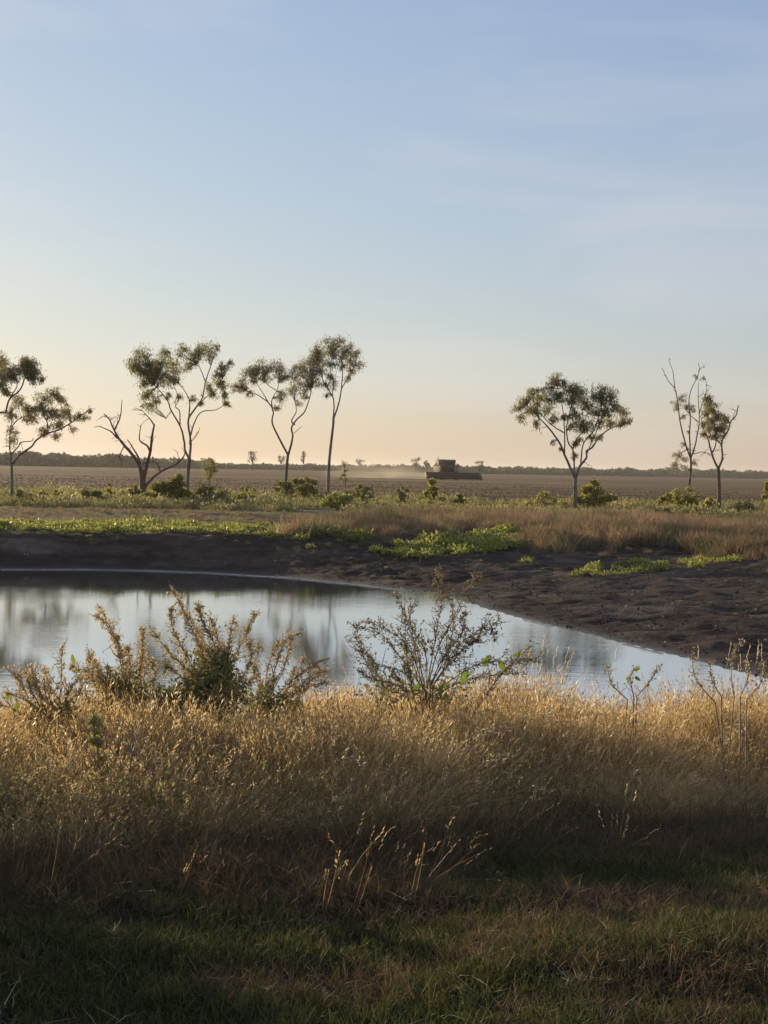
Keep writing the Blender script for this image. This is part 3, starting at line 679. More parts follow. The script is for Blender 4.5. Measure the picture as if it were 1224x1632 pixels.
tree('dead_tree', 'leafless dead tree with brown forking limbs, left of the pale-trunked gum', 'tree', (228, 799),
     [(4.6, 3.9, [(228, 799), (227.5, 775), (227, 762)]),
      (3.0, .8, [(226, 768), (222.5, 742), (209, 722), (197, 708.5), (187, 695), (181, 683), (173.5, 667), (165.7, 660.4)]),
      (1.2, .4, [(182, 686), (190, 669), (193, 655.5), (194.7, 637)]), (1.2, .4, [(187, 698.6), (175.5, 687), (156, 679)]),
      (2.8, 1.1, [(228.5, 767), (234, 742), (240, 718), (242, 698.6), (246, 677)]), (1.0, .35, [(246, 678), (236, 664), (225.5, 653.5)]),
      (1.4, .4, [(239, 720), (234, 710), (222.5, 700.6), (225.5, 675)]), (2.2, .7, [(229.4, 778), (242, 763), (260, 749.6), (277.5, 742), (291, 730), (296, 718)]),
      (1.7, .6, [(228, 757), (220.6, 730), (210.8, 712), (203, 700.6)]), (1.2, .5, [(256, 751.6), (250, 740), (244, 736), (234, 738)]),
      (.8, .3, [(198, 711), (191, 726), (195, 742)]), (.7, .3, [(280, 741), (285, 733), (283, 722)])],
     [], BARK_DEAD, GUM, seed=4, bare=60)
tree('gum_tree', 'spreading gum tree with pale trunk directly right of the dead tree', 'tree', (299, 805),
     [(3.0, 2.5, [(299, 805), (299, 765), (301.4, 730)]),
      (2.0, .7, [(302, 732), (304, 706.5), (301, 683), (301, 667), (310.8, 651.6), (322.5, 634), (327.5, 608.4), (336, 583)]),
      (.9, .4, [(327.5, 608.4), (320.6, 590.8), (314.7, 580)]), (1.2, .5, [(301, 666), (302, 639.8), (295, 624), (285, 612)]),
      (1.7, .6, [(301, 730), (295, 718), (293, 700.6), (287, 679), (273.5, 655.5), (267.6, 639.8), (257.8, 626), (246, 614)]),
      (1.0, .4, [(287, 677), (286, 655.5), (279.4, 647.6), (285, 636), (277.5, 616)]),
      (1.2, .5, [(304, 694), (307, 681), (316.7, 661), (326.5, 654.5), (344, 653.5), (356, 645.7)]),
      (.7, .3, [(304, 704), (314.7, 692.7), (318.6, 681)]), (.8, .4, [(314, 648), (330, 632), (346, 620), (354, 604)]),
      (.7, .3, [(273, 655), (263, 668), (268, 664)])],
     [(209, 577, 11), (224, 567, 13), (218, 587, 12), (238, 578, 15), (260, 575, 14), (272, 585, 14), (262, 559, 7), (244, 597, 15), (262, 600, 13), (228, 608, 9), (236, 628, 12), (238, 646, 9), (248, 638, 7),
      (275, 606, 9), (293, 555, 8), (286, 563, 6), (316, 556, 12), (332, 559, 12), (306, 572, 10), (298, 586, 7), (344, 554, 6), (356, 582, 8), (368, 577, 5), (346, 602, 9), (354, 612, 8), (333, 617, 8), (338, 629, 7),
      (360, 628, 7), (362, 644, 6), (307, 634, 6), (321, 641, 5), (267, 630, 6), (287, 630, 5), (350, 592, 7), (236, 588, 10)], BARK, GUM_OLIVE, group=GG, seed=5, bare=14)
tree('gum_tree', 'forked gum tree with two wide arms and leaning crowns, third gum from left', 'tree', (455.4, 794),
     [(2.5, 2.0, [(455.4, 794), (455.4, 765), (459, 723.4)]),
      (1.7, .6, [(458.5, 724), (434.6, 677), (435.8, 657), (428.4, 642.5), (411, 630), (394, 623)]), (1.0, .4, [(434.6, 654.8), (433.3, 637.6), (442, 620.5), (445.6, 605.8)]),
      (.8, .4, [(428.4, 642.5), (418, 625), (409, 610)]),
      (1.8, .6, [(460, 724), (466.4, 696.5), (465, 681.8), (472.5, 669.5), (484.8, 657), (492, 640), (497, 618)]), (1.1, .4, [(470, 676.9), (465, 670.7), (472.5, 654.8), (470, 640)]),
      (.6, .3, [(469, 690), (474, 686), (481, 679)]), (.7, .3, [(440, 622), (425, 612), (410, 600)])],
     [(370, 616, 9), (386, 618, 9), (396, 626, 6), (396, 590, 12), (412, 586, 12), (431, 583, 13), (446, 589, 11), (424, 597, 11), (405, 602, 10), (444, 603, 7), (466, 596, 10), (482, 589, 12), (477, 603, 11), (496, 599, 11),
      (468, 618, 9), (455, 628, 8), (448, 637, 7), (443, 647, 6), (487, 616, 9), (485, 629, 7), (475, 642, 5), (385, 604, 7), (506, 608, 7), (456, 598, 7)], BARK_BROWN, GUM, group=GG, seed=6, dens=1.2)
tree('gum_tree', 'slender single-stemmed gum tree with one high rounded crown', 'tree', (522.8, 797),
     [(2.5, 1.7, [(522.8, 797), (523.5, 752.8), (526.5, 716), (531, 676.9), (531.4, 665)]),
      (1.4, .5, [(531.3, 668), (538.7, 647.5), (543.6, 623), (546, 593.5), (543.6, 569)]), (1.2, .5, [(531, 668), (532.6, 645), (529, 630), (516.7, 610.7), (511.8, 593.5), (506, 575)]),
      (.8, .4, [(544, 620), (556, 600), (566, 582)]), (.8, .4, [(530, 632), (531, 610), (526, 585), (530, 565)]), (.6, .3, [(529, 632), (522, 624), (519, 632)])],
     [(503, 556, 10), (502, 571, 12), (492, 581, 12), (512, 566, 13), (522, 551, 11), (539, 547, 12), (553, 554, 12), (531, 561, 12), (566, 564, 10), (561, 577, 10), (575, 581, 6), (563, 591, 8), (527, 581, 10), (545, 582, 8),
      (512, 588, 11), (527, 600, 8), (520, 615, 7), (532, 613, 6), (556, 601, 6), (522, 630, 4), (545, 566, 9), (498, 592, 8)], BARK, GUM, group=GG, seed=7, dens=1.15)
tree('gum_tree', 'wide heart-shaped gum tree standing alone right of the harvester', 'tree', (915.9, 817),
     [(3.1, 2.7, [(915.9, 817), (916.5, 786.7), (916.8, 759)]),
      (2.0, .6, [(915.5, 761), (909.6, 747), (900.6, 727), (891.7, 705.8), (884.5, 695), (871.9, 678.9), (853.9, 660.9), (840, 645)]), (1.2, .4, [(899.7, 724.8), (899.7, 691.4), (897, 651.9), (888, 615)]),
      (1.0, .4, [(898.5, 689.6), (879, 677), (859.3, 658.9), (843, 655)]), (1.5, .5, [(916.5, 760.7), (915, 738), (913, 716.6), (906, 705.8), (903, 680.6), (912, 640)]),
      (2.0, .6, [(917.7, 761.7), (924, 743.5), (934.8, 729), (934.8, 718.4), (943.8, 713), (956.4, 695), (977.9, 680.6), (995.9, 677)]), (1.2, .4, [(925.8, 740), (927.6, 716.6), (933, 702), (949, 680.6), (960, 640)]),
      (.9, .4, [(913, 716), (918, 700), (930, 685), (928, 655)]), (.5, .25, [(872, 680), (862, 682), (846, 687)]), (.8, .4, [(936, 722), (945, 700), (958, 672), (972, 645)])],
     [(886, 600, 8), (881, 611, 10), (897, 611, 8), (847, 625, 10), (836, 639, 10), (824, 648, 7), (830, 668, 7), (843, 652, 10), (859, 637, 12), (854, 655, 9), (875, 632, 12), (893, 630, 12), (911, 621, 11), (924, 620, 11),
      (929, 634, 10), (908, 639, 11), (875, 652, 8), (883, 666, 8), (854, 673, 6), (915, 659, 10), (926, 670, 12), (933, 682, 11), (915, 680, 8), (947, 627, 10), (960, 623, 10), (972, 632, 11), (958, 641, 12), (981, 646, 10),
      (949, 657, 11), (965, 657, 10), (971, 671, 9), (992, 657, 9), (1001, 670, 6), (990, 673, 8), (953, 673, 9), (955, 695, 6), (944, 698, 7), (922, 702, 6), (881, 704, 3.5), (893, 714, 3.5), (900, 664, 7), (915, 706, 6), (918, 726, 5), (866, 622, 8), (935, 645, 8)],
     BARK, GUM_OLIVE, group=GG, seed=8, bare=8)
tree('gum_tree', 'thin gum tree with bare antler-like top branches, second from the right', 'tree', (1095.5, 802),
     [(2.0, 1.5, [(1095.5, 802), (1097, 785), (1101, 750), (1101, 729)]),
      (1.3, .4, [(1100.6, 730), (1093, 709), (1084.7, 675.9), (1079.7, 639.5), (1076.4, 621), (1064.8, 606.4), (1055, 585.7)]), (.7, .3, [(1075.8, 619), (1072, 589.8), (1067, 578), (1067, 571.6)]),
      (1.2, .4, [(1100.6, 729), (1098.8, 692.5), (1100.4, 666), (1098, 644.4), (1101, 623), (1109.5, 604.7), (1114.5, 589.8), (1113, 578)]), (.6, .25, [(1113, 592), (1118, 586), (1124, 585)]),
      (1.2, .4, [(1101.5, 729), (1108, 709), (1112.8, 684), (1114.5, 666), (1112.8, 632.8), (1112.8, 609.7)]), (.8, .35, [(1112.8, 672.6), (1099.6, 661), (1093, 652)]),
      (.8, .35, [(1114, 660), (1122.8, 634.5), (1131, 618)]), (.7, .4, [(1104, 724), (1119.5, 720.6), (1133.5, 724.7)]), (.6, .3, [(1122, 636), (1126, 620), (1125, 606)]), (.7, .3, [(1097, 716), (1086, 722), (1076, 738)])],
     [(1086, 635, 7), (1076, 644, 7), (1081, 650, 5), (1095, 649, 7), (1090, 662, 4), (1103, 651, 6), (1109.5, 600, 5, .7), (1122, 603, 5, .4), (1080, 726, 7), (1075, 739, 7), (1086, 746, 6), (1090, 730, 6), (1108, 736, 5), (1088, 709, 4), (1096, 688, 3)],
     BARK_BROWN, GUM, group=GG, seed=9, bare=40, bare_size=.8, dens=1.1)
tree('gum_tree', 'short-forked gum tree with a bare horn-like limb, nearest the right edge', 'tree', (1147, 821),
     [(3.0, 2.5, [(1147, 821), (1146, 775), (1144.6, 745.4)]),
      (1.7, .6, [(1144.2, 746), (1137.7, 732), (1133.5, 719), (1127.7, 697.4), (1119.5, 679), (1118, 665)]), (1.0, .4, [(1135, 722), (1141, 705.7), (1139, 682.5), (1137, 660)]),
      (1.7, .7, [(1145.5, 746), (1151, 730.5), (1150, 709), (1152.6, 699), (1160.9, 685.8), (1164, 672.6), (1172.5, 662.6), (1177, 646)]), (.6, .25, [(1167.5, 669), (1171.6, 654)]),
      (.9, .4, [(1150, 709), (1141, 700), (1131, 690), (1128, 660), (1129, 640)])],
     [(1129, 633, 8), (1128, 657, 8), (1138, 652, 9), (1146, 662, 9), (1136, 669, 9), (1154, 669, 8), (1143, 682, 9), (1152, 679, 7), (1122, 674, 6), (1122, 692, 5), (1133, 697, 4), (1141, 695, 7), (1152, 692, 5), (1128, 645, 7), (1131, 680, 6)],
     BARK_BROWN, GUM, group=GG, seed=10, bare=24, bare_size=.8, dens=1.2)
# saplings
tree('sapling', 'leafy young tree between the pale-trunked gum and the forked gum', 'sapling', (335, 795),
     [(.9, .5, [(335, 795), (334, 770), (335, 750)]), (.5, .3, [(335, 768), (330, 755), (327, 745)]), (.5, .3, [(335, 762), (341, 750), (343, 740)])],
     [(334, 732, 6), (328, 745, 7), (340, 744, 8), (335, 755, 8), (343, 752, 5), (330, 762, 4)], BARK_BROWN, BUSH, leafL=.12, leafW=.06, droop=.3, seed=21)
tree('sapling', 'thin sparse sapling just right of the slender single-stemmed gum', 'sapling', (550, 795),
     [(.6, .35, [(550, 795), (551, 770), (549, 745)]), (.4, .25, [(551, 768), (543, 762)])],
     [(549, 739, 4), (551, 750, 4), (546, 757, 4), (552, 764, 4), (542, 764, 4), (549, 770, 3)], BARK_BROWN, BUSH, leafL=.13, leafW=.06, droop=.3, seed=22)

# bushes beyond the pond
def bush(label, px, py, w, h, mat, seed, L=.18, W=.10, dens=.62, name='bush', Y=None, openness=.0):
    g = np.random.default_rng(seed); b = hit(px, py); mpp = b.y / F; rw, rh = w * mpp / 2, h * mpp
    root = empty(name, b, label, 'bush', 'bushes at the edge of the field')
    St = Acc(); A = Acc(); ns = max(7, int(w / 2.2))
    for i in range(ns):
        a = g.uniform(0, 6.28); rr = g.uniform(.2, .95)
        tip = np.array([math.cos(a) * rw * rr * 1.15, math.sin(a) * rw * rr * .8, rh * (1 - .6 * rr * rr) * g.choice([g.uniform(.3, 1), g.uniform(.9, 1.35)], p=[.8, .2])])
        t = np.linspace(0, 1, 5)[:, None]; mid = np.array([tip[0] * .3, tip[1] * .3, tip[2] * .6])
        C = 2 * t * (1 - t) * mid + t * t * tip; C[0, 2] = -.08
        St.tube(C, np.linspace(.022, .006, 5), 4, False)
        nl = int(dens * w * h * 2.2 / ns)
        pr = min(rw, rh) * g.uniform(.14, .30)
        P = tip + unit(g.normal(size=(nl, 3))) * (g.uniform(0, 1, nl) ** .4)[:, None] * pr * np.array([1.1, 1.1, .8])
        low = g.uniform(0, 1, nl) < .3; P[low] = C[g.integers(1, 5, low.sum())] + g.normal(0, pr * .4, (low.sum(), 3))
        P[:, 2] = np.abs(P[:, 2])
        D = unit(g.normal(size=(nl, 3)) + np.array([0, 0, .25]))
        A.leaves(P, D, L * g.uniform(.6, 1.2, nl), W, np.clip(g.normal(.45, .25, nl), 0, 1))
    link('stem', St.mesh('stem', STEM), root, kind='stuff'); link('foliage', A.mesh('foliage', mat), root, kind='stuff')
bush('rounded green bush filling the gap between dead tree and pale-trunked gum', 268, 806, 62, 46, BUSH, 31, dens=1.3)
bush('low green bush left of the dead tree trunk', 213, 800, 26, 26, BUSH, 32)
bush('reddish green bush at the foot of the leafy young tree', 333, 806, 60, 30, DULLVEG, 33)
bush('tall ragged bush wrapped round the forked gum trunk', 452, 800, 34, 34, BUSH, 34)
bush('broad olive bush right of the forked gum trunk', 484, 800, 44, 38, BUSH, 35, dens=.8)
bush('bright green mound at the foot of the slender gum', 540, 813, 52, 24, VINE, 36)
bush('brownish bush right of the thin sparse sapling', 572, 806, 40, 30, DULLVEG, 37)
bush('small pale bush left of the dark-based round bush', 640, 808, 30, 24, DULLVEG, 38)
bush('round bright-topped bush with dark base below the harvester', 684, 809, 36, 37, BUSH, 39, dens=1.6)
bush('small dark mound right of the round bright-topped bush', 733, 811, 28, 17, VINE, 40, dens=1.5)
bush('low spreading green bush midway between round bush and lone gum', 862, 815, 50, 22, BUSH, 41)
bush('large yellow-green bush immediately right of the lone gum trunk', 947, 817, 60, 44, BUSH, 42, dens=1.4)
bush('thin yellowish bush left of the antler-topped gum', 1058, 815, 30, 24, BUSH, 43, dens=.8)
bush('pointed yellow-green bush at the foot of the antler-topped gum', 1097, 818, 50, 36, BUSH, 44)
bush('small upright bush between the two right-hand gums', 1131, 818, 22, 26, BUSH, 45)
bush('bush cut off by the right edge of the picture', 1222, 812, 28, 40, BUSH, 46)
bush('dark low mound in front of the antler-topped gum', 1056, 825, 36, 11, DULLVEG, 47, dens=1.4)
bush('dark low mound between far-left gum and dead tree', 145, 802, 40, 20, DULLVEG, 48, dens=1.4)
bush('thin upright weed bush left of the dead tree', 177, 799, 16, 24, BUSH, 49)
bush('low green bush beside the far-left gum', 82, 800, 44, 18, BUSH, 50)
bush('low dark bush at the foot of the far-left gum', 36, 803, 30, 16, DULLVEG, 51, dens=1.3)
bush('scrubby weed bush between bushes right of pale-trunked gum', 395, 806, 44, 22, BUSH, 52)
bush('spreading weedy bush right of the nearest right-hand gum', 1186, 822, 50, 20, DULLVEG, 53)

# ------------------------------------------------------------------ far trees
def far_tree_mesh(name, seed, h=6, w=6, gap=0.0):
    g = np.random.default_rng(seed); A = Acc()
    for q in range(5):
        a = g.uniform(0, 6.28); C = np.array([(0, 0, -.3), (0, 0, h * .3), (math.cos(a) * w * .25, math.sin(a) * w * .25, h * .75)]); A.tube(C, [.22, .16, .06], 4, False, .1)
        for k in range(3):
            c = C[2] + g.normal(0, 1, 3) * np.array([w * .2, w * .2, h * .12]); n = 40
            P = c + unit(g.normal(size=(n, 3))) * (g.uniform(0, 1, (n, 1)) ** .4) * np.array([w * .2, w * .2, h * .14])
            A.leaves(P, unit(g.normal(size=(n, 3))), g.uniform(.5, 1, n) * .8, .5, g.uniform(0, 1, n))
    return A.mesh(name, FARLEAF)
def far_bush_mesh(name, seed):
    g = np.random.default_rng(seed); A = Acc(); n = 240; d = unit(g.normal(size=(n, 3))); d[:, 2] = abs(d[:, 2])
    P = d * np.array([3, 3, 3.2]) * (.55 + .6 * vnoise(d[:, 0] * 2 + seed, d[:, 1] * 2 + d[:, 2] * 2, seed))[:, None]
    A.leaves(P, unit(g.normal(size=(n, 3))), g.uniform(.6, 1.4, n) * 1.1, .8, g.uniform(0, 1, n)); 
    return A.mesh(name, FARLEAF)
fm = [far_bush_mesh('far_bush', s) for s in range(6)] + [far_tree_mesh('far_tree', s + 50, 6.5, 6) for s in range(5)]
PP, SS, II = [], [], []
for px in np.arange(-1000, 2200, 2.2):
    D = float(np.interp(px, [0, 200, 450, 700, 900, 1224], [560, 620, 760, 800, 860, 1050]))
    top = float(np.interp(px, [0, 100, 300, 380, 520, 700, 800, 1000, 1224], [20, 19, 15, 9, 10, 11, 11, 12, 12]))
    for q in range(3):
        d = D + q * 45 + rng.uniform(-20, 20); x_ = (px + rng.uniform(-3, 3) - 612) / F * d
        k = rng.integers(0, 6) if rng.uniform() < .8 else rng.integers(6, 11)
        hgt = (top * D / F) * rng.uniform(.4, .95) * (1.15 if k >= 6 else 1) * (.65 + .6 * float(vnoise(np.array(px * .045), np.array(q + .3), 77)))
        PP.append((x_, d, -.65)); SS.append(hgt / (6.0 if k >= 6 else 3.2)); II.append(k)
n = len(PP); SS = np.array(SS)
scatter('distant_treeline', fm, PP, np.stack([np.zeros(n), np.zeros(n), rng.uniform(0, 6.28, n)], 1), np.stack([SS * 1.25, SS * 1.25, SS], 1), II,
        label='low hazy line of scrub trees along the horizon', category='treeline')
for j, (px, ty, w, D, lab, wt) in enumerate([
        (401, 711, 24, 520, 'flat-topped distant tree on the horizon left of the forked gum', 1), (446, 716, 18, 620, 'hazy distant tree showing through beside the forked gum trunk', 1),
        (482, 714, 10, 600, 'small slim distant tree just right of the forked gum trunk', 1), (573, 727, 16, 640, 'low distant tree midway between slender gum and harvester', 1),
        (95, 716, 12, 540, 'small distant tree standing above the scrub beyond the far-left gum', 1), (153, 717, 16, 540, 'distant tree above the scrub left of the dead tree', 1),
        (660, 723, 18, 500, 'lacy distant tree left of the harvester', 1), (678, 727, 14, 500, 'distant tree touching the left side of the harvester', 1),
        (727, 734, 12, 560, 'small distant tree immediately right of the harvester body', 1), (763, 728, 22, 480, 'leaning distant tree beyond the right end of the harvester header', 1),
        (851, 742, 16, 760, 'dense distant tree left of the lone gum crown on the horizon', 1), (1041, 750, 14, 900, 'tiny distant tree left of the antler-topped gum', 1)]):
    yh = 746 + (px - 612) * .0209; h = (yh + 3 - ty) * D / F; w_ = w * D / F
    g = np.random.default_rng(j + 300); A = Acc(); L = Acc(); x0 = (px - 612) / F * D
    root = empty('distant_tree', (x0, D, -.65), lab, 'tree', 'distant trees on the horizon')
    A.tube([(0, 0, -.3), (.1, 0, h * .25), (.2, 0, h * .42)], [.3, .24, .2], 6)
    tr = link('trunk', A.mesh('trunk', BARK_BROWN, sm=True), root)
    tw = Acc()
    for q in range(12):
        a = g.uniform(0, 6.28); tip = np.array([math.cos(a) * w_ * .42 * g.uniform(.2, 1), math.sin(a) * w_ * .4, h * g.uniform(.5, .95)])
        tw.tube(np.array([(.15, 0, h * .38), tip * np.array([.5, .5, .75]), tip]), [.16, .10, .04], 4, False)
        n = 26; P = tip + unit(g.normal(size=(n, 3))) * (g.uniform(0, 1, (n, 1)) ** .6) * np.array([w_ * .17, w_ * .17, h * .11])
        L.leaves(P, unit(g.normal(size=(n, 3)) + np.array([0, 0, -.4])), g.uniform(.3, .7, n), .28, g.uniform(0, 1, n))
    link('branches', tw.mesh('branches', BARK_BROWN), root, kind='stuff'); link('crown', L.mesh('crown', FARLEAF), root, kind='stuff')

# ------------------------------------------------------------------ combine harvester
PAINT = solid_mat('dusty_dark_paint', (.02, .016, .014), .85, noise=1.2, c2=(.035, .028, .024), spec=.1)
PANEL = solid_mat('dusty_side_panel', (.13, .10, .075), .7, noise=1.5, c2=(.2, .16, .12), spec=.2)
STEEL = solid_mat('worn_steel', (.05, .042, .036), .6, .2, noise=3, c2=(.09, .075, .06))
RUBBER = solid_mat('tyre_rubber', (.03, .027, .024), .9)
GLASS = solid_mat('cab_glass', (.02, .022, .025), .15)
RIM = solid_mat('wheel_rim', (.42, .33, .12), .5)
hb = hit(716, 765); hv = empty('combine_harvester', (hb.x, hb.y, hb.z), 'dusty combine harvester with a wide header working across the ploughed field', 'harvester', rz=R(-161))
def hp(name, build, mat, parent=hv, sm=False, bevel=0):
    A = Acc(); build(A)
    if parent is hv or parent is globals().get('cb'):
        for v in A.V: v[:, 2] = np.where(v[:, 2] > 1.8, 1.8 + (v[:, 2] - 1.8) * 1.3, v[:, 2]); v[:, 0] *= np.where(v[:, 2] > 1.8, 1.12, 1)
    me = A.mesh(name, mat, sm=sm); o = link(name, me, parent)
    if bevel: b = o.modifiers.new('bevel', 'BEVEL'); b.width = bevel; b.segments = 2; b.limit_method = 'ANGLE'
    return o
# local +Y is forward, x to the machine's right
hp('body', lambda A: (A.box((0, -3.4, 2.05), (2.9, 5.6, 1.9), None, .97), A.box((0, -6.6, 1.75), (2.5, 1.2, 1.2), None, .8)), PAINT, bevel=.08)
hp('side_panel', lambda A: A.box((1.49, -3.7, 2.05), (.06, 4.4, 1.55)), PANEL, bevel=.03); hp('side_panel', lambda A: A.box((-1.49, -3.7, 2.05), (.06, 4.4, 1.55)), PANEL, bevel=.03)
hp('grain_tank', lambda A: A.add(np.array([(-1.4, -1.1, 3.0), (1.4, -1.1, 3.0), (1.4, -4.0, 3.0), (-1.4, -4.0, 3.0), (-1.65, -.9, 3.95), (1.65, -.9, 3.95), (1.65, -4.3, 3.95), (-1.65, -4.3, 3.95), (-1.2, -1.4, 3.55), (1.2, -1.4, 3.55), (1.2, -3.8, 3.55), (-1.2, -3.8, 3.55)]),
   [(0, 1, 5, 4), (1, 2, 6, 5), (2, 3, 7, 6), (3, 0, 4, 7), (4, 5, 9, 8), (5, 6, 10, 9), (6, 7, 11, 10), (7, 4, 8, 11), (8, 9, 10, 11)]), PANEL)
hp('engine_cover', lambda A: A.box((0, -5.1, 3.25), (2.4, 1.5, .55), None, .85), PAINT, bevel=.05)
hp('exhaust', lambda A: A.tube([(.8, -4.9, 3.4), (.8, -4.9, 4.35)], [.09, .08], 8), STEEL)
cb = hp('cab', lambda A: (A.box((0, -.15, 1.75), (1.9, 1.5, .25)), A.box((0, -.85, 2.65), (1.8, .08, 1.6)), A.box((.9, .55, 2.65), (.08, .08, 1.6)), A.box((-.9, .55, 2.65), (.08, .08, 1.6)), A.box((.9, -.4, 2.65), (.07, .07, 1.6)), A.box((-.9, -.4, 2.65), (.07, .07, 1.6)), A.box((0, -.1, 3.55), (2.2, 1.9, .24), None, .92)), PAINT, bevel=.02)
hp('windscreen', lambda A: A.box((0, .57, 2.66), (1.68, .03, 1.52)), GLASS, cb)
for s in (-1, 1): hp('side_window', lambda A: A.box((s * .91, .08, 2.66), (.03, .82, 1.52)), GLASS, cb)
for s in (-1, 1): hp('work_light', lambda A: A.box((s * .7, .88, 3.5), (.24, .06, .12)), STEEL, cb)
hp('beacon', lambda A: A.tube([(.5, -.6, 3.67), (.5, -.6, 3.9)], [.08, .06], 8), RIM, cb)
for s in (-1, 1): hp('mirror', lambda A: (A.tube([(s * .92, .55, 3.3), (s * 1.5, .8, 3.2)], .03, 4), A.box((s * 1.5, .8, 2.95), (.28, .05, .5))), STEEL, cb)
hp('ladder', lambda A: [A.box((-1.25 - .05 * k, .25, .6 + .33 * k), (.5, .22, .05)) for k in range(5)] + [A.tube([(-1.5, .35, .5), (-1.5, .35, 2.6)], .025, 4), A.tube([(-1.5, .1, .5), (-1.5, .1, 2.6)], .025, 4)], STEEL)
hp('unloading_auger', lambda A: A.tube([(-1.2, -1.3, 2.6), (-1.55, -1.3, 3.5), (-1.6, -2.4, 3.6), (-1.6, -7.2, 3.7), (-1.6, -7.5, 3.3)], .19, 8), PANEL, sm=True)
hp('feeder_house', lambda A: A.add(np.array([(-.75, .2, 1.5), (.75, .2, 1.5), (.75, 1.9, .45), (-.75, 1.9, .45), (-.75, .2, 2.0), (.75, .2, 2.0), (.75, 1.9, 1.2), (-.75, 1.9, 1.2)]), [(0, 3, 2, 1), (4, 5, 6, 7), (0, 1, 5, 4), (1, 2, 6, 5), (2, 3, 7, 6), (3, 0, 4, 7)]), PAINT)
def wheel(x, y, r, w):
    def ty(A):
        a = np.linspace(0, 2 * np.pi, 29)[:-1]; prof = [(-w / 2, r * .55), (-w / 2, r * .9), (-w * .35, r), (w * .35, r), (w / 2, r * .9), (w / 2, r * .55)]
        V = np.array([[(px_, math.cos(t) * rr, math.sin(t) * rr) for px_, rr in prof] for t in a]); n, m = 28, 6
        Q = [(i * m + j, i * m + j + 1, ((i + 1) % n) * m + j + 1, ((i + 1) % n) * m + j) for i in range(n) for j in range(m - 1)]
        A.add(V.reshape(-1, 3) + np.array((x, y, r)), Q)
        for i, t in enumerate(a): c, s_ = math.cos(t), math.sin(t); A.box((x + (w * .22 if i % 2 else -w * .22), y + c * r * 1.01, r + s_ * r * 1.01), (w * .45, .06, .06), [(1, 0, 0), (0, -s_, c), (0, c, s_)])
    wh = hp('wheel', ty, RUBBER)
    hp('rim', lambda A: A.tube([(x - w * .3, y, r), (x - w * .1, y, r), (x, y, r), (x + w * .1, y, r), (x + w * .3, y, r)], [r * .56, r * .5, r * .14, r * .5, r * .56], 16), RIM, wh)
for s in (-1, 1): wheel(s * 1.75, -.2, .95, .75); wheel(s * 1.35, -5.4, .65, .45)
HW = 6.35
hd = hp('header', lambda A: (A.box((0, 1.95, .95), (2 * HW, .12, 1.25)), A.box((0, 2.6, .28), (2 * HW, 1.3, .07)), A.tube([(-HW, 1.95, 1.62), (HW, 1.95, 1.62)], .1, 8)), PAINT)
for s in (-1, 1):
    hp('end_divider', lambda A: A.add(np.array([(s * HW, 1.8, .15), (s * (HW + .28), 1.8, .15), (s * (HW + .28), 1.8, 1.75), (s * HW, 1.8, 1.75), (s * HW, 3.3, .12), (s * (HW + .22), 3.3, .12), (s * (HW + .22), 3.0, 1.3), (s * HW, 3.0, 1.3), (s * (HW + .1), 4.0, .1), (s * (HW + .14), 4.0, .1), (s * (HW + .14), 3.95, .2), (s * (HW + .1), 3.95, .2)]),
       [(0, 1, 2, 3), (0, 4, 5, 1), (1, 5, 6, 2), (2, 6, 7, 3), (3, 7, 4, 0), (4, 8, 9, 5), (5, 9, 10, 6), (6, 10, 11, 7), (7, 11, 8, 4), (8, 11, 10, 9)]), PANEL, hd)
hp('auger', lambda A: (A.tube([(-HW + .05, 2.45, .62), (HW - .05, 2.45, .62)], .17, 10), A.tube([(q, 2.45 + .28 * math.cos(q * 9), .62 + .28 * math.sin(q * 9)) for q in np.arange(-HW + .1, HW - .1, .09)], .03, 4)), STEEL, hd)
def reel(A):
    c = (3.1, 1.15); A.tube([(-HW + .1, *c), (HW - .1, *c)], .08, 8)
    for k in range(6):
        a = k * math.pi / 3 + .2; yy, zz = c[0] + .52 * math.cos(a), c[1] + .52 * math.sin(a)
        A.tube([(-HW + .15, yy, zz), (HW - .15, yy, zz)], .035, 4)
        for q in np.linspace(-HW + .2, HW - .2, 6): A.tube([(q, *c), (q, yy, zz)], .025, 4)
        for q in np.linspace(-HW + .3, HW - .3, 40): A.tube([(q, yy, zz), (q, yy + .02, zz - .22)], .012, 4)
hp('reel', reel, STEEL, hd)
hp('knife_bar', lambda A: [A.box((0, 3.3, .2), (2 * HW, .1, .06))] + [A.box((q, 3.42, .2), (.05, .2, .04), None, .5) for q in np.arange(-HW + .2, HW, .3)], STEEL, hd)
for s in (-1, 1): hp('reel_arm', lambda A: A.tube([(s * (HW - .02), 1.95, 1.6), (s * (HW - .02), 3.1, 1.15)], .06, 4), STEEL, hd)

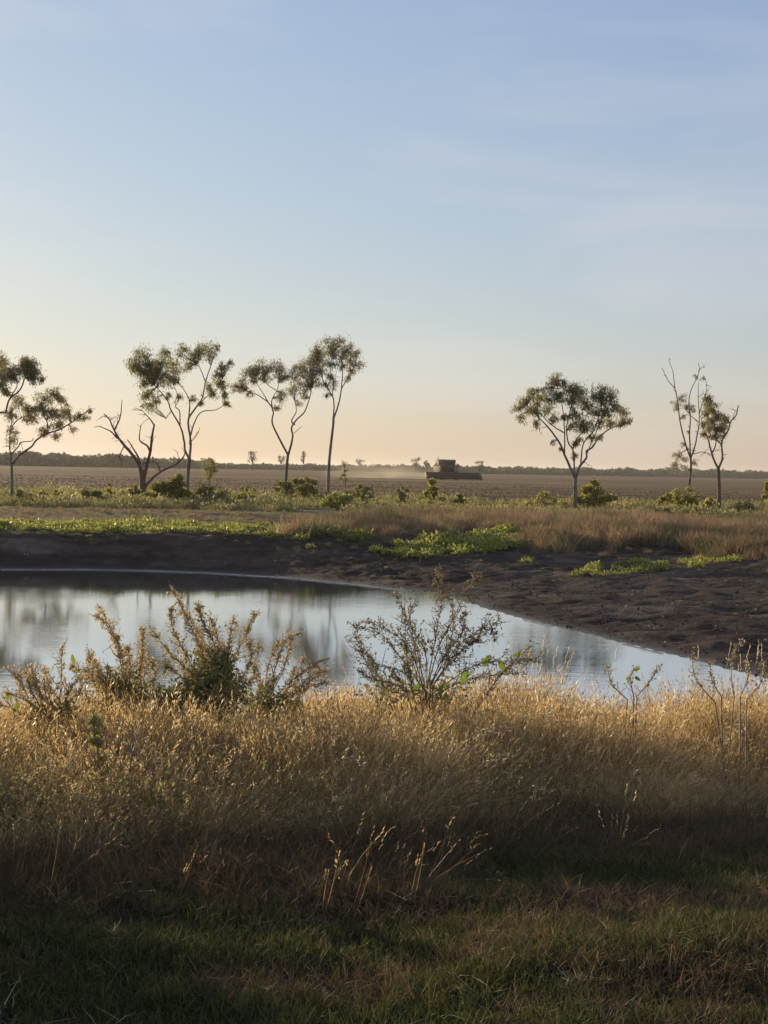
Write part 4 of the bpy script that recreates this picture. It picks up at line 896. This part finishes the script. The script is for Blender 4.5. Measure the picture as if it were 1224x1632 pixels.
# ------------------------------------------------------------------ foreground shrubs
def shrub(name, label, base, Y, stems, side, pods, podm, leaves=None, leafm=SHRUB, seed=1, tw=.16, big=(), pod_l=.021, body=None, extra=0):
    """base picture point, distance Y; stems = lists of picture points (first one = foot end)"""
    g = np.random.default_rng(seed); p = at(*base, Y); gz = float(height(np.array(p.x), np.array(Y)))
    b = np.array([p.x, Y, gz]); mpp = Y / F
    root = empty(name, b, label, 'shrub')
    T = Acc(); PD = Acc(); LV = Acc(); stems = list(stems)
    xs = [q[0] for st in stems for q in st]; ymin = min(q[1] for st in stems for q in st)
    for q in range(extra):                      # shorter shoots between the traced ones
        x1 = g.uniform(min(xs), max(xs)); x0 = base[0] + (x1 - base[0]) * .5; y1 = g.uniform(ymin + .35 * (1110 - ymin), 1085)
        stems.append([(x0, 1125), ((x0 + x1) / 2 + g.uniform(-8, 8), (1110 + y1) / 2), (x1, y1)])
    for si, pts in enumerate(stems):
        pts = resample(np.array(pts, float), 6, False); m = len(pts); dz = g.uniform(-.35, .35) * .8
        P = np.array([np.array(at(px, py, Y + dz * i / m)) for i, (px, py) in enumerate(pts)])
        if si < 99 and np.linalg.norm(P[0] - b) > .02:
            P = np.concatenate([[b + np.array([g.normal(0, .07), g.normal(0, .05), -.03])], P])
        A = Acc(); A.tube(P, np.linspace(.0042, .0012, len(P)), 5, False); link('stem', A.mesh('stem', STEM, b, True), root)
        segs = [P]
        L = np.linalg.norm(np.diff(P, axis=0), axis=1).sum()
        for q in range(int(side * L / .05)):
            i = g.integers(max(2, len(P) // 4), len(P) - 1); d = unit(P[min(i + 1, len(P) - 1)] - P[i - 1]); d = unit(d + g.normal(0, .65, 3)); ln = tw * g.uniform(.3, 1) * (1.2 - i / len(P) * .7)
            C = [P[i]]
            for s_ in range(4): d = unit(d + g.normal(0, .12, 3) + np.array([0, 0, .08])); C.append(C[-1] + d * ln / 4)
            C = np.array(C); T.tube(C, np.linspace(.0022, .001, 5), 4, False); segs.append(C)
        for sgi, C in enumerate(segs):
            Ls = np.linalg.norm(np.diff(C, axis=0), axis=1).sum(); n = int(Ls * pods * .52)
            if n < 1: continue
            t = g.uniform(.35 if sgi == 0 else .1, 1, n) * (len(C) - 1.001); i = t.astype(int); f = (t - i)[:, None]; Q = C[i] * (1 - f) + C[i + 1] * f
            for rep in range(2):                        # each pod: two crossed scales
                PD.leaves(Q + g.normal(0, .010, (n, 3)), unit(g.normal(size=(n, 3)) + np.array([0, 0, -.2])), g.uniform(.4, 1.3, n) * pod_l, pod_l * .55, np.clip(g.normal(.5, .25, n), 0, 1))
    if body:
        for (px, py, r, n) in body:
            c = np.array(at(px, py, Y + g.uniform(-.15, .15))); rm = r * mpp
            Q = c + unit(g.normal(size=(n, 3))) * (g.uniform(0, 1, n) ** .5)[:, None] * rm * np.array([1, .8, 1])
            LV.leaves(Q, unit(g.normal(size=(n, 3)) + np.array([.1, 0, .1])), g.uniform(.6, 1.3, n) * .034, .019, np.clip(g.normal(.45, .25, n), 0, 1))
            for q in range(int(r / 3)):
                k0 = c + g.normal(0, .5, 3) * rm; k1 = k0 + np.array([g.normal(0, .05), g.normal(0, .05), -g.uniform(.1, .25)]); T.tube(np.array([k1, k0]), [.0025, .0015], 4, False)
    if T.V: link('twigs', T.mesh('twigs', STEM, b), root, kind='stuff')
    if PD.V: link('seed_pods', PD.mesh('seed_pods', podm, b), root, kind='stuff')
    if LV.V: link('foliage', LV.mesh('foliage', leafm, b), root, kind='stuff')
    for (px, py, ln, ang) in big:                       # large leaves, each a part
        P0 = np.array(at(px, py, Y - .05)); a = R(ang); d = np.array([math.cos(a), -.25, math.sin(a)]); d /= np.linalg.norm(d)
        s_ = np.cross(d, [0.15, 1, .3]); s_ /= np.linalg.norm(s_); nn = np.cross(d, s_); Lm = ln * mpp * .8; rows = 6; V = []
        for k in range(rows + 1):
            t = k / rows; w = .27 * Lm * math.sin(math.pi * min(1, t * .92 + .05)) ** .7 * (1.15 - .45 * t); c = P0 + d * Lm * t + nn * (-.12 * Lm * t * t)
            V += [c - s_ * w + nn * .10 * w, c, c + s_ * w + nn * .10 * w]
        Q = [(3 * k + j, 3 * k + j + 1, 3 * k + j + 4, 3 * k + j + 3) for k in range(rows) for j in (0, 1)]
        A = Acc(); A.add(V, Q, g.uniform(.2, .9)); link('leaf', A.mesh('leaf', BROAD, b, True), root)
    return root
shrub('dry_shrub', 'tall bushy shrub with russet seed spires in front of the water at left centre', (338, 1165), 7.6,
      [[(335, 1100), (322, 1040), (300, 990), (275, 940)], [(340, 1090), (330, 1040), (310, 1000), (292, 975)], [(330, 1100), (300, 1050), (275, 1000), (272, 970)], [(345, 1100), (352, 1050), (345, 1010), (335, 985)],
       [(350, 1100), (372, 1050), (392, 1010), (405, 978)], [(330, 1110), (300, 1070), (270, 1040), (238, 998)], [(345, 1100), (362, 1060), (366, 1020), (372, 985)], [(340, 1090), (342, 1030), (322, 990), (316, 960)],
       [(350, 1120), (385, 1080), (400, 1050), (395, 1020)], [(320, 1120), (290, 1080), (262, 1060)]],
      1.2, 120, POD, seed=61, extra=6, tw=.13, body=[(335, 1090, 45, 700), (300, 1110, 40, 500), (365, 1105, 40, 520), (345, 1060, 32, 350), (320, 1050, 26, 200), (345, 1135, 40, 420), (270, 1120, 35, 300)])
shrub('dry_shrub', 'shrub with pale upright seed spires left of the tall bushy one', (205, 1175), 7.7,
      [[(200, 1110), (195, 1050), (180, 1010), (158, 965)], [(200, 1100), (188, 1040), (172, 1000), (152, 978)], [(210, 1110), (225, 1060), (228, 1020), (226, 1000)], [(190, 1120), (160, 1080), (150, 1050)],
       [(195, 1120), (170, 1090), (140, 1070), (112, 1062)], [(215, 1120), (245, 1080), (240, 1050)], [(205, 1100), (208, 1060), (202, 1030)], [(190, 1140), (140, 1110), (120, 1100)]],
      1.1, 110, POD, seed=62, extra=8, tw=.12, body=[(195, 1100, 40, 450), (220, 1120, 40, 450), (170, 1120, 34, 300), (250, 1115, 30, 260)],
      big=[(118, 1058, 20, 100), (128, 1070, 20, 170), (122, 1080, 18, 20), (180, 1125, 24, 60), (170, 1135, 22, 120), (262, 1075, 12, 80)])
shrub('dry_shrub', 'low shrub with thin seed sprays at the left end of the bank', (85, 1190), 7.2,
      [[(95, 1120), (98, 1070), (98, 1030)], [(80, 1130), (62, 1100), (52, 1085)], [(75, 1140), (40, 1115), (10, 1105)], [(100, 1130), (118, 1090), (150, 1060)], [(60, 1150), (20, 1130), (-10, 1120)]],
      .8, 80, POD, seed=63, extra=6, body=[(60, 1135, 28, 120), (100, 1130, 26, 120)], big=[(20, 1108, 20, 200), (30, 1120, 22, 240), (45, 1118, 18, 320)])
shrub('dry_shrub', 'arching russet shrub with wiry sprays right of the tall bushy one', (425, 1165), 7.9,
      [[(425, 1110), (440, 1060), (455, 1020), (485, 1008)], [(430, 1110), (450, 1070), (462, 1030), (462, 1010)], [(430, 1120), (470, 1080), (500, 1060), (520, 1050)], [(420, 1110), (428, 1060), (445, 1020)],
       [(420, 1110), (405, 1070), (415, 1030)], [(440, 1120), (480, 1100), (520, 1085)]],
      1.0, 90, POD, seed=64, extra=6, tw=.11, body=[(420, 1120, 32, 350), (455, 1125, 32, 220), (400, 1135, 30, 200)])
shrub('wiry_shrub', 'open wiry shrub with dark seed pods and a few broad leaves, centre of the bank', (680, 1150), 7.7,
      [[(680, 1100), (690, 1040), (700, 980), (705, 940), (697, 905)], [(680, 1100), (700, 1030), (725, 980), (745, 940), (765, 918)], [(678, 1100), (665, 1040), (648, 990), (632, 948)],
       [(676, 1100), (640, 1050), (605, 1010), (562, 1000)], [(676, 1100), (655, 1040), (628, 1010), (585, 990)], [(685, 1100), (720, 1050), (760, 1020), (800, 985)], [(685, 1100), (715, 1060), (745, 1030), (760, 1020)],
       [(690, 1105), (740, 1070), (780, 1055), (862, 1052)], [(690, 1110), (740, 1085), (800, 1075), (830, 1072)], [(672, 1105), (640, 1070), (600, 1060), (590, 1045)], [(680, 1100), (678, 1040), (655, 1000), (655, 965)],
       [(685, 1095), (705, 1050), (735, 1010), (738, 975)], [(685, 1090), (730, 1030), (775, 1000), (790, 1020)], [(670, 1110), (625, 1090), (590, 1080), (575, 1070)], [(688, 1090), (712, 1040), (722, 1000), (716, 955), (690, 930)]],
      1.05, 72, POD_DARK, seed=65, extra=5, tw=.17, pod_l=.020, body=[(660, 1100, 48, 200), (720, 1100, 42, 160), (610, 1100, 40, 170), (665, 1050, 40, 70), (700, 1115, 26, 90)],
      big=[(745, 1068, 30, 245), (770, 1062, 28, 60), (795, 1052, 25, 300), (818, 1045, 18, 20), (705, 1090, 20, 250), (672, 1092, 22, 200), (700, 1098, 26, 300)])
shrub('dry_weed', 'slim brown seed spikes standing in the grass at the right edge', (1165, 1150), 7.2,
      [[(1170, 1110), (1165, 1070), (1170, 1040), (1180, 1025)], [(1180, 1110), (1192, 1080), (1190, 1050)], [(1190, 1115), (1215, 1085), (1216, 1058)], [(1150, 1110), (1135, 1085), (1131, 1056)], [(1140, 1120), (1108, 1080), (1104, 1036)]],
      .25, 60, POD_DARK, seed=66, tw=.06)
shrub('dry_weed', 'pair of thin green sprigs rising above the grass right of the open wiry shrub', (1010, 1150), 7.4,
      [[(1010, 1110), (1005, 1080), (1015, 1062)], [(1015, 1110), (1040, 1080), (1050, 1060)], [(1000, 1115), (975, 1090), (968, 1062)]],
      .5, 40, POD_DARK, seed=67, tw=.08, big=[(1010, 1068, 14, 20), (1012, 1078, 14, 320), (1006, 1080, 12, 190)])
shrub('thistle_stalk', 'dark leafy stalk standing in front of the dry grass at left', (158, 1235), 6.0,
      [[(156, 1200), (150, 1160), (148, 1130)]], 2.0, 60, SHRUB, seed=68, tw=.05, body=[(150, 1150, 14, 90), (152, 1180, 14, 90), (158, 1210, 12, 60)])
shrub('bare_weed', 'bare brown weed with feathered side twigs in the grass at left', (205, 1275), 5.6,
      [[(205, 1240), (210, 1200), (212, 1165)]], 3.5, 0, POD, seed=69, tw=.16)
# unseen shrubs left of the frame, added to shade the lower-left foreground
for k, (sx, sy, sc) in enumerate([(-4.0, 7.6, 1.5), (-3.4, 6.0, 1.7), (-5.1, 9.0, 1.4), (-3.1, 4.7, 1.7)]):
    g = np.random.default_rng(80 + k); z0 = float(height(np.array(sx), np.array(sy)))
    root = empty('dry_shrub', (sx, sy, z0), ['dense shrub on the bank just outside the left edge, nearest the water', 'dense shrub at the mown edge just outside the left edge', 'dense shrub furthest left on the near bank', 'dense shrub closest to the camera, outside the left edge'][k], 'shrub')
    A, T = Acc(), Acc()
    for q in range(48):
        a = g.uniform(0, 6.28); r = g.uniform(.1, .75); tip = np.array([math.cos(a) * r * 1.3, math.sin(a) * r * 1.3, g.uniform(.3, 1.25) * sc * (1.1 - .4 * r)])
        T.tube(np.array([(0, 0, -.05), tip * np.array([.4, .4, .6]), tip]), [.009, .006, .002], 4, False)
        n = 150; A.leaves(tip * g.uniform(.5, 1, (n, 1)) + g.normal(0, .10, (n, 3)), unit(g.normal(size=(n, 3))), g.uniform(.03, .06, n), .025, g.uniform(0, 1, n))
    link('twigs', T.mesh('twigs', STEM), root, kind='stuff'); link('foliage', A.mesh('foliage', SHRUB), root, kind='stuff')

# ------------------------------------------------------------------ dust and haze
def box_mesh(name, lo, hi):
    x0, y0, z0 = lo; x1, y1, z1 = hi
    me = bpy.data.meshes.new(name); me.from_pydata([(x0, y0, z0), (x1, y0, z0), (x1, y1, z0), (x0, y1, z0), (x0, y0, z1), (x1, y0, z1), (x1, y1, z1), (x0, y1, z1)], [],
        [(0, 3, 2, 1), (4, 5, 6, 7), (0, 1, 5, 4), (1, 2, 6, 5), (2, 3, 7, 6), (3, 0, 4, 7)]); return me
def vol_mat(name, col, dens, aniso=.5):
    m, n, l, o = nodes(name); v = n.new('ShaderNodeVolumePrincipled'); v.inputs['Color'].default_value = (*col, 1); v.inputs['Density'].default_value = dens; v.inputs['Anisotropy'].default_value = aniso
    l.new(v.outputs[0], o.inputs['Volume']); return m, n, l, v
HZ, *_ = vol_mat('haze', (.95, .90, .82), .00017, .3)
me = box_mesh('haze', (-6200, -60, -6), (6200, 9500, 26)); me.materials.append(HZ)
link('haze', me, kind='stuff')


m, n, l, v = vol_mat('blown_dust', (.97, .88, .70), .0, .4)
tcn = n.new('ShaderNodeTexCoord'); ln_ = n.new('ShaderNodeVectorMath'); ln_.operation = 'LENGTH'; l.new(tcn.outputs['Object'], ln_.inputs[0])
fall = n.new('ShaderNodeMapRange'); fall.inputs['From Min'].default_value = 1; fall.inputs['From Max'].default_value = .1; fall.inputs['To Max'].default_value = 1; l.new(ln_.outputs['Value'], fall.inputs['Value'])
nd = n.new('ShaderNodeTexNoise'); nd.inputs['Scale'].default_value = 2.6; nd.inputs['Detail'].default_value = 4; l.new(tcn.outputs['Object'], nd.inputs['Vector'])
nr = n.new('ShaderNodeMapRange'); nr.inputs['From Min'].default_value = .35; nr.inputs['From Max'].default_value = .7; nr.inputs['To Max'].default_value = .13; l.new(nd.outputs['Fac'], nr.inputs['Value'])
mm_ = n.new('ShaderNodeMath'); mm_.operation = 'MULTIPLY'; l.new(fall.outputs[0], mm_.inputs[0]); l.new(nr.outputs[0], mm_.inputs[1]); l.new(mm_.outputs[0], v.inputs['Density'])
A = Acc(); nu, nv = 24, 13
V = [(math.sin(f) * math.cos(t), math.sin(f) * math.sin(t), math.cos(f)) for f in np.linspace(0, math.pi, nv) for t in np.arange(nu) / nu * 2 * math.pi]
A.add(V, [(j_ * nu + i, (j_ + 1) * nu + i, (j_ + 1) * nu + (i + 1) % nu, j_ * nu + (i + 1) % nu) for j_ in range(nv - 1) for i in range(nu)])
du = link('dust_cloud', A.mesh('dust_cloud', m, sm=True), kind='stuff', label='low golden dust cloud trailing behind the combine harvester', category='dust')
du.location = (hb.x - 14, hb.y + 12, hb.z + .4); du.scale = (17, 7, 4.6)
